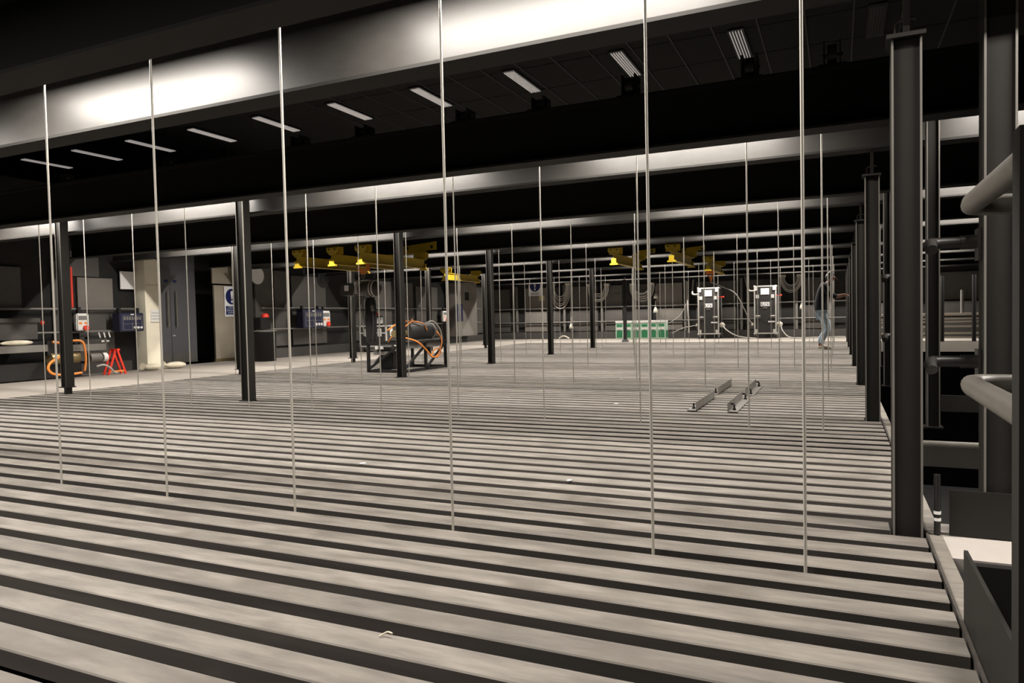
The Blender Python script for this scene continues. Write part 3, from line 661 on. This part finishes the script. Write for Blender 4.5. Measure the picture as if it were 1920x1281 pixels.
for i, (x, z) in enumerate([(-9.42, 0.55), (-6.10, 1.62), (-6.12, 1.10), (-1.12, 1.10)]):
    o = thing('hanging_plug', (x, 26.1, z-0.15), ['cream plug dangling at low height on back wall', 'upper cream plug dangling right of the coil above the crates', 'lower cream plug dangling right of the coil above the crates', 'cream plug dangling right of the rightmost coil'][i], 'plug', 'dangling plugs')
    MB().tube([(x, 26.1, z+0.3), (x, 26.1, z+0.05)], 0.01, 6).build('lead', ['cable'], o)
    MB().lathe([(0.0, -0.15), (0.085, -0.15), (0.075, -0.06), (0.03, 0.05), (0.0, 0.05)], (x, 26.1, z), 12).build('plug_body', ['ferrule'], o)
tag(MB().tube(catmull([(-9.85, 25.9, 0.03), (-9.75, 25.9, 0.10), (-9.6, 25.85, 0.12), (-9.4, 25.8, 0.03)]), [0.03]*25, 8).build('floor_cable', ['ferrule']), 'short pale cable end lying at the foot of the back wall', 'cable')

# rails along the walls
def wallrail(nm, p0, p1, z, lab, ax):
    o = thing('wall_rail', ((p0[0]+p1[0])/2, (p0[1]+p1[1])/2, z), lab, 'rail', nm)
    MB().cyl((p0[0], p0[1], z), (p1[0], p1[1], z), 0.022, 10).build('rail_pipe', ['rail'], o)
    n = 7
    for i in range(n):
        t = (i+0.5)/n; x = p0[0]+(p1[0]-p0[0])*t; y = p0[1]+(p1[1]-p0[1])*t
        if ax == 'b': MB().bx(x-0.015, x+0.015, y, 26.3, z-0.015, z+0.015).build('rail_bracket', ['black'], o)
        else: MB().bx(-12.95, x, y-0.015, y+0.015, z-0.015, z+0.015).build('rail_bracket', ['black'], o)
wallrail('rails on the back wall', (-12.7, 26.16), (0.3, 26.16), 1.21, 'upper galvanised rail along the back wall', 'b')
wallrail('rails on the back wall', (-12.7, 26.16), (0.3, 26.16), 0.655, 'lower galvanised rail along the back wall', 'b')
wallrail('rails on the left wall', (-12.78, 5.5), (-12.78, 9.9), 1.225, 'upper rail on left wall before the cream pier', 'l')
wallrail('rails on the left wall', (-12.78, 5.5), (-12.78, 9.9), 0.80, 'lower rail on left wall before the cream pier', 'l')
wallrail('rails on the left wall', (-12.78, 13.3), (-12.78, 25.0), 1.255, 'upper rail on left wall beyond the doors', 'l')
wallrail('rails on the left wall', (-12.78, 13.3), (-12.78, 25.0), 0.73, 'lower rail on left wall beyond the doors', 'l')
# wall uprights on the back wall
for i, x in enumerate([-11.75, -9.72, -8.2, -5.05, -3.1, -1.3, -0.25]):
    tag(MB().bx(x-0.04, x+0.04, 26.17, 26.238, 0.28, 2.1).build('wall_upright', ['chan' if i != 6 else 'panel_light']), f'slim steel upright fixed to the back wall, {ORDN[i] if i else "first"} from the left', 'upright', 'back wall uprights')

# signs
def sign(o, u0, u1, z0, z1, face, pos, white_low):
    def B(a, b, c, d, t0, t1):
        return MB().bx(min(pos+t0, pos+t1), max(pos+t0, pos+t1), a, b, c, d) if face == 'x' else MB().bx(a, b, min(pos-t0, pos-t1), max(pos-t0, pos-t1), c, d)
    B(u0, u1, z0, z1, 0, 0.006).build('backing', ['paper'], o)
    w = u1-u0; h = z1-z0; uc = (u0+u1)/2; zc = z1-w*0.54; R = w*0.42
    n = 28; ring = [(uc+R*math.cos(2*math.pi*k/n), zc+R*math.sin(2*math.pi*k/n)) for k in range(n)]
    d = MB()
    if face == 'x': d.prism(ring, 0, pos+0.006, pos+0.009)
    else: d.prism(ring, 1, pos-0.009, pos-0.006)
    d.build('blue_disc', ['blue'], o)
    ex = [(uc-w*0.055, zc+R*0.72), (uc+w*0.055, zc+R*0.72), (uc+w*0.085, zc+R*0.5), (uc+w*0.03, zc-R*0.35), (uc-w*0.03, zc-R*0.35), (uc-w*0.085, zc+R*0.5)]
    dot = [(uc+w*0.065*math.cos(2*math.pi*k/14), zc-R*0.62+w*0.065*math.sin(2*math.pi*k/14)) for k in range(14)]
    e = MB()
    for pl in (ex, dot):
        if face == 'x': e.prism(pl, 0, pos+0.009, pos+0.012)
        else: e.prism(pl, 1, pos-0.012, pos-0.009)
    e.build('exclamation_mark', ['paper'], o)
    zl1 = zc-R-h*0.05
    B(u0+w*0.08, u1-w*0.08, z0+h*0.05, zl1, 0.006, 0.009).build('text_panel', ['paper' if white_low else 'blue'], o)
    t = MB(); k = 5
    for i in range(k):
        zz = zl1-(zl1-z0-h*0.05)*(i+0.6)/k; s = (0.26, 0.36, 0.38, 0.30, 0.34)[i]*w; u = uc-s
        rr = random.Random(3+i)
        while u < uc+s-0.02*w:
            l = rr.uniform(0.05, 0.14)*w
            q = B(u, min(u+l, uc+s), zz-h*0.008, zz+h*0.008, 0.009, 0.0105); t.add(q.v, q.f); u += l+0.03*w
    t.build('text_lines', ['grey' if white_low else 'paper'], o)
o = thing('safety_sign', (-13.24, 12.84, 1.06), 'blue and white exclamation-mark safety sign on tan board by the doors', 'sign')
sign(o, 12.62, 13.07, 1.06, 1.78, 'x', -13.285, False)
o = thing('safety_sign', (-10.97, 26.2, 1.75), 'blue exclamation-mark safety sign with white panel on the back wall', 'sign')
sign(o, -11.24, -10.69, 1.72, 2.42, 'y', 26.236, True)
tag(MB().bx(-10.80, -10.57, 26.228, 26.238, 1.52, 1.72).build('paper_note', ['note']), 'small yellow paper note below the safety sign on back wall', 'note')
o = thing('notice_frame', (-5.65, 26.24, 1.5), 'faint square outline of a fixing frame on the back wall panel', 'frame')
for a, b, c, d in [(-5.78, -5.52, 1.84, 1.852), (-5.78, -5.52, 1.50, 1.512), (-5.78, -5.768, 1.50, 1.852), (-5.532, -5.52, 1.50, 1.852)]:
    MB().bx(a, b, 26.232, 26.24, c, d).build('frame_bar', ['rail'], o)

# ------------------------------------------------------------------ left wall: doors, pier, boards
door = MB().bx(-13.945, -13.90, 10.60, 12.33, 0, 2.5).build('door_1', ['door']); tag(door, kind='structure')
for a, b in ((10.98, 11.60), (11.61, 12.30)):
    lf = MB().bx(-13.90, -13.875, a, b, 0.01, 2.15).build('door_leaf', ['door'], door)
    MB().bx(-13.875, -13.868, a+0.02, b-0.02, 0.02, 0.23).build('kick_plate', ['chan'], lf)
    hy_ = b-0.10 if b < 11.7 else a+0.12
    MB().tube([(-13.83, hy_, 0.84), (-13.83, hy_, 1.66)], 0.014, 8).build('pull_handle', ['board'], lf)
    for z in (0.88, 1.62): MB().cyl((-13.875, hy_, z), (-13.83, hy_, z), 0.01, 8).build('handle_stud', ['alu'], lf)
    MB().bx(-13.875, -13.869, hy_-0.05, hy_+0.05, 1.86, 1.92).build('door_sticker', ['blue'], lf)
MB().bx(-13.875, -13.862, 11.63, 11.70, 0.63, 0.66).build('lock_plate', ['alu'], door)
o = thing('wall_board', (-13.24, 12.6, 0), 'tan painted board beside the double doors, in two heights', 'board')
MB().bx(-13.345, -13.30, 12.33, 13.08, 0.07, 1.80).build('lower_board', ['board'], o)
MB().bx(-13.345, -13.305, 12.30, 13.08, 1.84, 2.24).build('upper_board', ['board'], o)
MB().bx(-13.345, -13.29, 12.30, 13.08, 0.0, 0.065).build('skirting', ['brass'], o)
o = thing('concrete_pier', (-12.6, 10.1, 0), 'tall cream painted pier with chamfered top beside the doors', 'pier')
MB().prism([(9.93, 0), (10.24, 0), (10.30, 1.95), (10.28, 2.14), (10.12, 2.33), (9.93, 2.33)], 0, -12.86, -12.58).build('shaft', ['pier'], o)
MB().bx(-12.862, -12.55, 10.03, 10.27, 0.96, 1.20).build('white_box', ['white'], o)
for z in (1.02, 1.08, 1.14): MB().bx(-12.55, -12.545, 10.04, 10.26, z-0.004, z+0.004).build('box_seam', ['grey'], o)
MB().bx(-12.578, -12.572, 9.95, 10.27, 1.70, 1.705).build('pier_joint', ['brass'], o)
tag(MB().bx(-12.86, -12.84, 9.60, 9.92, 1.62, 1.97).build('wall_sign', ['paper']), 'plain white square sign fixed left of the cream pier', 'sign')
def bag(x, y, lab, rz=0):
    o = thing('sandbag', (x, y, 0), lab, 'bag', 'sandbags at the pier')
    R = Matrix.Rotation(rz, 3, 'Z')
    b = MB(); b.ball((0, 0, 0), 1, 16, sc=(0.13, 0.22, 0.07))
    b.v = [tuple(R@Vector(v)+Vector((x, y, 0.068))) for v in b.v]; b.build('sack', ['canvas'], o)
    e = MB(); e.tube([R@Vector((0, -0.2, 0))+Vector((x, y, 0.08)), R@Vector((0, -0.27, 0.02))+Vector((x, y, 0.08))], [0.02, 0.07], 8); e.build('tied_neck', ['canvas'], o)
bag(-12.40, 9.88, 'front cream sandbag on the floor by the pier', 0.25)
bag(-12.38, 10.42, 'rear cream sandbag on the floor by the pier', -0.15)
o = thing('wall_clock', (-12.88, 13.24, 1.84), 'round white wall disc half hidden behind the first deck post', 'clock')
MB().cyl((-12.93, 13.30, 2.05), (-12.88, 13.30, 2.05), 0.215, 28).build('face', ['paper'], o)
MB().cyl((-12.93, 13.30, 2.05), (-12.90, 13.30, 2.05), 0.23, 28).build('rim', ['black'], o)
o = thing('round_vent', (-12.88, 14.9, 1.9), 'dark round vent high on the left wall above the blue box', 'vent')
MB().cyl((-12.93, 15.75, 2.05), (-12.885, 15.75, 2.05), 0.24, 24).build('rim', ['blackp'], o)
MB().cyl((-12.90, 15.75, 2.05), (-12.87, 15.75, 2.05), 0.13, 24).build('hub', ['black'], o)

# bench channel, motor and orange cable at left
o = thing('steel_bench', (-12.25, 6.9, 0), 'long steel channel bench along the left wall with motor below', 'bench')
MB().bx(-12.32, -12.16, 4.5, 7.7, 0.49, 0.605).build('channel', ['chan'], o)
MB().bx(-12.32, -12.16, 7.95, 8.75, 0.465, 0.58).build('channel', ['chan'], o)
MB().bx(-12.30, -12.18, 7.7, 7.95, 0.42, 0.66).build('coupling', ['black'], o)
MB().bx(-12.62, -12.4, 4.5, 8.6, 0.62, 0.66).build('back_rail', ['blackp'], o)
for y in (5.0, 6.4, 8.3): MB().bx(-12.42, -12.36, y, y+0.06, 0, 0.62).build('leg', ['black'], o)
MB().bx(-12.7, -12.35, 4.5, 8.4, 0.02, 0.30).build('lower_box', ['black'], o)
MB().cyl((-12.22, 7.75, 0.36), (-12.22, 8.25, 0.36), 0.10, 18).build('motor', ['brass'], o)
MB().cyl((-12.22, 8.45, 0.33), (-12.22, 8.66, 0.33), 0.09, 18).build('motor', ['chan'], o)
MB().cyl((-12.22, 8.70, 0.33), (-12.22, 8.78, 0.33), 0.085, 18).build('motor_cap', ['white'], o)
MB().tube(catmull([(-12.12, 7.75, 0.65), (-12.08, 7.95, 0.60), (-12.05, 7.98, 0.50), (-12.05, 7.80, 0.38), (-12.05, 7.66, 0.30), (-12.05, 7.62, 0.20), (-12.05, 7.70, 0.11), (-12.05, 7.9, 0.08), (-12.05, 8.2, 0.09)]), 0.022, 8).build('orange_cable', ['orange'], o)
MB().tube(catmull([(-12.10, 8.05, 0.66), (-12.05, 8.22, 0.64), (-12.05, 8.27, 0.5), (-12.05, 8.28, 0.3), (-12.05, 8.25, 0.12)]), 0.02, 8).build('orange_cable', ['orange'], o)
MB().tube(catmull([(-12.08, 8.5, 0.18), (-12.03, 8.6, 0.20), (-12.03, 8.72, 0.14), (-12.03, 8.80, 0.05), (-12.05, 8.86, 0.04)]), 0.018, 8).build('grey_cable', ['cable'], o)
tag(MB().ball((-12.24, 7.25, 0.652), 1, 16, sc=(0.07, 0.26, 0.045)).build('rolled_cloth', ['canvas']), 'pale rolled cloth lying on the steel bench', 'cloth')
o = thing('red_trestle', (-12.25, 8.92, 0), 'small red A-frame trestle on the concrete near the bench', 'trestle')
xt = -12.28
for dx in (0.0, 0.12):
    for s in (-1, 1): MB().bar((xt+dx, 8.95+s*0.015, 0.46), (xt+dx, 8.95+s*0.175, 0.0), 0.024, 0.036).build('leg', ['red'], o)
MB().bar((xt+0.12, 8.80, 0.06), (xt+0.12, 9.10, 0.06), 0.022, 0.03).build('cross_bar', ['orange'], o)
MB().bx(xt-0.02, xt+0.18, 8.92, 8.98, 0.44, 0.475).build('top_bar', ['red'], o)
# control boxes on the left wall rails
def estop(y, z0, z1, w, x, lab, cable_=False):
    o = thing('control_box', (x, y, z0), lab, 'control box', 'white control boxes with red stop buttons')
    MB().obox((x+0.04, y, (z0+z1)/2), (0.10, w, z1-z0), None, 0, 0.02).build('box', ['white'], o)
    h = z1-z0; xf = x+0.09
    MB().bx(xf, xf+0.004, y-w*0.36, y+w*0.36, z1-h*0.38, z1-h*0.14).build('display', ['grey'], o)
    for s in (-1, 1): MB().bx(xf, xf+0.005, y+s*w*0.22-w*0.12, y+s*w*0.22+w*0.12, z1-h*0.62, z1-h*0.5).build('label', ['orange'], o)
    MB().cyl((xf, y+w*0.15, z0+h*0.16), (xf+0.045, y+w*0.15, z0+h*0.16), w*0.2, 14).build('stop_button', ['red'], o)
    MB().bx(x-0.06, x, y-0.03, y+0.03, z1-0.06, z1+0.12).build('bracket', ['black'], o)
estop(8.66, 0.82, 1.14, 0.24, -12.72, 'white control box with red stop button by the red pipe')
estop(15.52, 0.757, 1.18, 0.34, -12.72, 'white control box with red stop button beside dark blue box')
estop(22.0, 0.795, 1.17, 0.36, -12.72, 'far white control box with red stop button near grey cabinet')
tag(MB().tube([(-12.88, 8.63, 1.25), (-12.88, 8.63, 2.0)], 0.026, 10).build('red_pipe', ['red']), 'vertical red pipe on the left wall above control box', 'pipe')
def bluebox(y0, y1, z0, z1, x, lab):
    o = thing('distribution_box', (x, (y0+y1)/2, z0), lab, 'box', 'dark blue distribution boxes')
    MB().obox((x, (y0+y1)/2, (z0+z1)/2), (0.22, y1-y0, z1-z0), None, 0, 0.012).build('body', ['bluebox'], o)
    xf = x+0.11; w = y1-y0; h = z1-z0
    ed = MB()
    for a, b, c, d in [(0.12, 0.93, 0.84, 0.86), (0.12, 0.93, 0.08, 0.10), (0.12, 0.14, 0.08, 0.86), (0.91, 0.93, 0.08, 0.86), (0.50, 0.52, 0.08, 0.5), (0.12, 0.93, 0.40, 0.42)]:
        ed.bx(xf, xf+0.004, y0+w*a, y0+w*b, z0+h*c, z0+h*d)
    ed.build('outline', ['rail'], o)
    for k in range(7):
        a = y0+w*(0.16+0.105*k); MB().bx(xf, xf+0.012, a, a+w*0.07, z0+h*0.62, z0+h*0.80).build('breaker', ['grey'], o)
    for k in range(3):
        MB().cyl((xf, y0+w*(0.60+0.13*k), z0+h*0.2), (xf+0.03, y0+w*(0.60+0.13*k), z0+h*0.2), w*0.045, 10).build('socket', ['white'], o)
    for a in (0.1, 0.85): MB().bx(x-0.05, x+0.02, y0+w*a, y0+w*a+0.05, z1-0.02, z1+0.10).build('hanging_strap', ['black'], o)
    MB().bx(xf, xf+0.006, y0+w*0.45, y0+w*0.58, z0+h*0.9, z0+h*0.95).build('badge', ['white'], o)
bluebox(9.29, 9.81, 0.785, 1.14, -12.60, 'dark blue distribution box on left wall beside the cream pier')
bluebox(14.45, 15.26, 0.73, 1.21, -12.62, 'dark blue distribution box on left wall further along')
tag(MB().bx(-12.42, -12.40, 22.3, 22.85, 0.79, 1.41).build('blue_panel', ['bluebox']), 'small blue notice panel in front of the far grey cabinet', 'panel')
o = thing('tool_rack', (-12.68, 9.05, 0.5), 'small black rack with pale tools below left wall rail', 'rack')
MB().bx(-12.74, -12.64, 8.75, 9.25, 0.66, 0.70).build('shelf', ['black'], o)
for k in range(3): MB().tube([(-12.63, 8.95+0.1*k, 0.78), (-12.62, 8.97+0.1*k, 0.68)], 0.014, 6).build('tool', ['white'], o)
for k in range(2): MB().bx(-12.63, -12.60, 8.98+0.1*k, 9.04+0.1*k, 0.60, 0.63).build('clip', ['alu'], o)
o = thing('wall_cabinet', (-12.72, 7.0, 0.62), 'dark flat-topped cabinet on the left wall with red indicator', 'cabinet')
MB().bx(-12.93, -12.5, 6.0, 7.75, 0.70, 0.98).build('body', ['panel'], o)
MB().bx(-12.93, -12.46, 5.98, 7.78, 0.985, 1.06).build('lid', ['panel'], o)
MB().ball((-12.48, 7.82, 0.98), 0.04, 10).build('indicator', ['red'], o)
# black bin and speaker
o = thing('black_bin', (-12.2, 12.72, 0), 'black open drum bin standing by the first deck post', 'bin')
MB().lathe([(0.0, 0.0), (0.27, 0.0), (0.29, 0.66), (0.305, 0.66), (0.305, 0.70), (0.27, 0.70), (0.26, 0.05), (0, 0.05)], (-12.2, 12.72, 0), 26).build('drum', ['blackp'], o)
MB().tube([(-12.2+0.30*math.cos(a*math.pi/12), 12.72+0.30*math.sin(a*math.pi/12), 0.70) for a in range(24)], 0.012, 6, closed=True).build('rim', ['rail'], o)
o = thing('beacon_box', (-12.78, 13.28, 0.75), 'small black wall box with a red beacon above the bin', 'box')
MB().bx(-12.9, -12.66, 13.12, 13.45, 0.74, 1.02).build('box', ['blackp'], o)
MB().tube([(-12.70, 13.32, 1.02), (-12.70, 13.32, 1.08), (-12.70, 13.32, 1.12)], [0.09, 0.09, 0.05], 14).build('beacon', ['red'], o)
# grey electrical cabinet far left
o = thing('grey_cabinet', (-12.6, 23.4, 0), 'tall light grey electrical cabinet at the end of left wall', 'cabinet')
MB().bx(-12.86, -12.45, 22.45, 24.05, 0.25, 2.28).build('body', ['panel_light'], o)
MB().bx(-12.45, -12.44, 22.50, 24.0, 1.24, 2.2).build('door', ['panel_light'], o)
MB().bx(-12.45, -12.44, 22.50, 24.0, 0.30, 1.2).build('door', ['panel_light'], o)
MB().bx(-12.44, -12.43, 23.1, 23.4, 1.55, 1.85).build('window', ['black'], o)
# low flight case behind the frame
x0, x1, y0, y1 = -12.35, -11.45, 16.6, 17.5
o = thing('flight_case', ((x0+x1)/2, (y0+y1)/2, 0), 'low black flight case with bright latches behind the black frame', 'case')
MB().bx(x0+0.004, x1-0.004, y0+0.004, y1-0.004, 0.154, 0.74).build('body', ['case'], o)
frame_edges(o, x0, x1, y0, y1, 0.15, 0.745)
for xx in (x0+0.18, x1-0.28): MB().bx(xx, xx+0.12, y0-0.012, y0+0.004, 0.44, 0.66).build('latch', ['alu'], o)
MB().bx(x0+0.02, x1-0.02, y0-0.008, y0+0.004, 0.52, 0.55).build('lid_trim', ['alu'], o)
for yy in (y0+0.18, y1-0.28): MB().bx(x1-0.004, x1+0.012, yy, yy+0.12, 0.44, 0.66).build('latch', ['alu'], o)
for xx in (x0+0.1, x1-0.1):
    for yy in (y0+0.1, y1-0.1): castor(o, xx, yy, 0.146)
o = thing('floor_lantern', (-12.0, 17.0, 0.745), 'small black unit with red cap sitting on the low flight case', 'lantern')
MB().obox((-12.0, 17.0, 0.88), (0.24, 0.24, 0.27), None, 0, 0.02).build('housing', ['blackp'], o)
MB().bx(-11.95, -11.90, 16.872, 16.88, 0.80, 0.96).build('label', ['paper'], o)
MB().bx(-11.878, -11.87, 16.92, 17.06, 0.80, 0.98).build('reflector', ['alu'], o)
MB().cyl((-12.0, 17.0, 1.015), (-12.0, 17.0, 1.11), 0.06, 12).build('red_cap', ['red'], o)

# ------------------------------------------------------------------ the person near the far posts
def skinmesh(name, verts, edges, m, parent, sub=2, root=0):
    o_ = ORG[parent.name]
    me = bpy.data.meshes.new(name); me.from_pydata([tuple(Vector(v[:3])-o_) for v in verts], edges, [])
    ob = bpy.data.objects.new(name, me); C.objects.link(ob)
    sk = ob.modifiers.new('skin', 'SKIN'); sk.use_smooth_shade = True
    sv = me.skin_vertices[0].data
    for i, v in enumerate(verts):
        sv[i].radius = (v[3], v[4] if len(v) > 4 else v[3]); sv[i].use_root = (i == root)
    ss = ob.modifiers.new('sub', 'SUBSURF'); ss.levels = sub; ss.render_levels = sub
    dg = bpy.context.evaluated_depsgraph_get()
    m2 = bpy.data.meshes.new_from_object(ob.evaluated_get(dg)); m2.name = name
    bpy.data.objects.remove(ob); bpy.data.meshes.remove(me)
    for p in m2.polygons: p.use_smooth = True
    m2.materials.clear(); m2.materials.append(M[m])
    ob = bpy.data.objects.new(name, m2); C.objects.link(ob); ob.parent = parent; ORG[ob.name] = o_.copy(); return ob
PY = 17.95
per = thing('person', (-0.34, PY, 0), 'person in dark navy top, pale jeans and cream shoes, stooping to the right-hand posts', 'person')
Ya, Yb = PY-0.10, PY+0.10
body = [(-0.37, PY, 0.93, 0.06, 0.08), (-0.37, PY, 1.15, 0.05, 0.08), (-0.345, PY, 1.36, 0.06, 0.10), (-0.28, PY, 1.47, 0.05, 0.055), (-0.20, PY, 1.535, 0.05, 0.05),
        (-0.155, PY, 1.60, 0.075, 0.07), (-0.13, PY, 1.66, 0.088, 0.078), (-0.115, PY, 1.70, 0.07, 0.065),
        (-0.28, PY-0.17, 1.42, 0.055), (-0.17, PY-0.20, 1.24, 0.044), (-0.02, PY-0.13, 1.22, 0.036), (0.09, PY-0.08, 1.245, 0.026),
        (-0.28, PY+0.17, 1.42, 0.055), (-0.16, PY+0.20, 1.22, 0.044), (-0.01, PY+0.12, 1.20, 0.036), (0.10, PY+0.06, 1.225, 0.026)]
be = [(0, 1), (1, 2), (2, 3), (3, 4), (4, 5), (5, 6), (6, 7), (2, 8), (8, 9), (9, 10), (10, 11), (2, 12), (12, 13), (13, 14), (14, 15)]
# hands: palm and five fingers each
for w, yy, zz, s in ((11, PY-0.08, 1.245, -1), (15, PY+0.06, 1.225, 1)):
    p = len(body); body.append((0.135, yy+0.01*s*-1, zz, 0.024, 0.02)); be.append((w, p))
    for k, L in enumerate((0.055, 0.062, 0.058, 0.046)):
        a = len(body); dy = (k-1.5)*0.018
        body.append((0.16, yy+dy, zz+0.002, 0.009)); body.append((0.16+L, yy+dy, zz-0.012, 0.008)); be += [(p, a), (a, a+1)]
    a = len(body); body.append((0.14, yy-0.034*s, zz+0.012, 0.009)); body.append((0.172, yy-0.045*s, zz+0.008, 0.008)); be += [(p, a), (a, a+1)]
# legs inside the jeans, ankles showing
for yy, kx, fx in ((Ya, -0.185, -0.33), (Yb, -0.23, -0.38)):
    a = len(body); body += [(-0.34, yy, 0.86, 0.08), (kx-0.03, yy, 0.51, 0.055), (fx-0.02, yy, 0.14, 0.036), (fx-0.02, yy, 0.06, 0.036), (fx+0.10, yy, 0.04, 0.034)]
    be += [(0, a), (a, a+1), (a+1, a+2), (a+2, a+3), (a+3, a+4)]
bd = skinmesh('body', body, be, 'skin', per)
MB().prism([(-0.045, 1.655), (-0.012, 1.605), (-0.045, 1.60)], 1, PY-0.015, PY+0.015).build('nose', ['skin'], per)
for s in (-1, 1):
    MB().ball((-0.058, PY+0.033*s, 1.655), 0.011, 8).build('eye', ['hair'], per)
    MB().ball((-0.145, PY+0.082*s, 1.64), 0.022, 8, sc=(0.8, 0.4, 1.2)).build('ear', ['skin'], per)
MB().bx(-0.052, -0.042, PY-0.022, PY+0.022, 1.578, 1.585).build('mouth', ['red'], per)
skinmesh('jumper', [(-0.355, PY, 0.84, 0.165, 0.175), (-0.355, PY, 0.98, 0.17, 0.18), (-0.35, PY, 1.17, 0.16, 0.185), (-0.325, PY, 1.38, 0.165, 0.20), (-0.265, PY, 1.51, 0.11, 0.13), (-0.215, PY, 1.56, 0.07, 0.075),
                    (-0.28, PY-0.18, 1.42, 0.075), (-0.18, PY-0.21, 1.24, 0.062), (-0.02, PY-0.14, 1.22, 0.048),
                    (-0.28, PY+0.18, 1.42, 0.075), (-0.17, PY+0.21, 1.22, 0.062), (-0.01, PY+0.13, 1.20, 0.048)],
         [(0, 1), (1, 2), (2, 3), (3, 4), (4, 5), (3, 6), (6, 7), (7, 8), (3, 9), (9, 10), (10, 11)], 'navy', per)
jv = [(-0.35, PY, 0.90, 0.135, 0.15)]; jed = []
for yy, kx, fx in ((Ya, -0.185, -0.33), (Yb, -0.23, -0.38)):
    a = len(jv); jv += [(-0.34, yy, 0.80, 0.105), (kx-0.06, yy, 0.62, 0.085), (kx-0.035, yy, 0.51, 0.072), (kx-0.06, yy, 0.40, 0.064), (fx-0.01, yy, 0.24, 0.054), (fx-0.02, yy, 0.125, 0.05)]
    jed += [(0, a)]+[(a+i, a+i+1) for i in range(5)]
skinmesh('jeans', jv, jed, 'denim', per)
for yy, fx in ((Ya, -0.33), (Yb, -0.38)):
    skinmesh('shoe', [(fx-0.07, yy, 0.05, 0.042, 0.044), (fx+0.0, yy, 0.055, 0.045, 0.044), (fx+0.10, yy, 0.045, 0.036, 0.046), (fx+0.18, yy, 0.038, 0.026, 0.034)], [(0, 1), (1, 2), (2, 3)], 'shoe', per)
skinmesh('hair', [(-0.215, PY, 1.58, 0.06, 0.085), (-0.19, PY, 1.67, 0.085, 0.10), (-0.14, PY, 1.725, 0.08, 0.10), (-0.075, PY, 1.72, 0.05, 0.085)], [(0, 1), (1, 2), (2, 3)], 'hair', per)
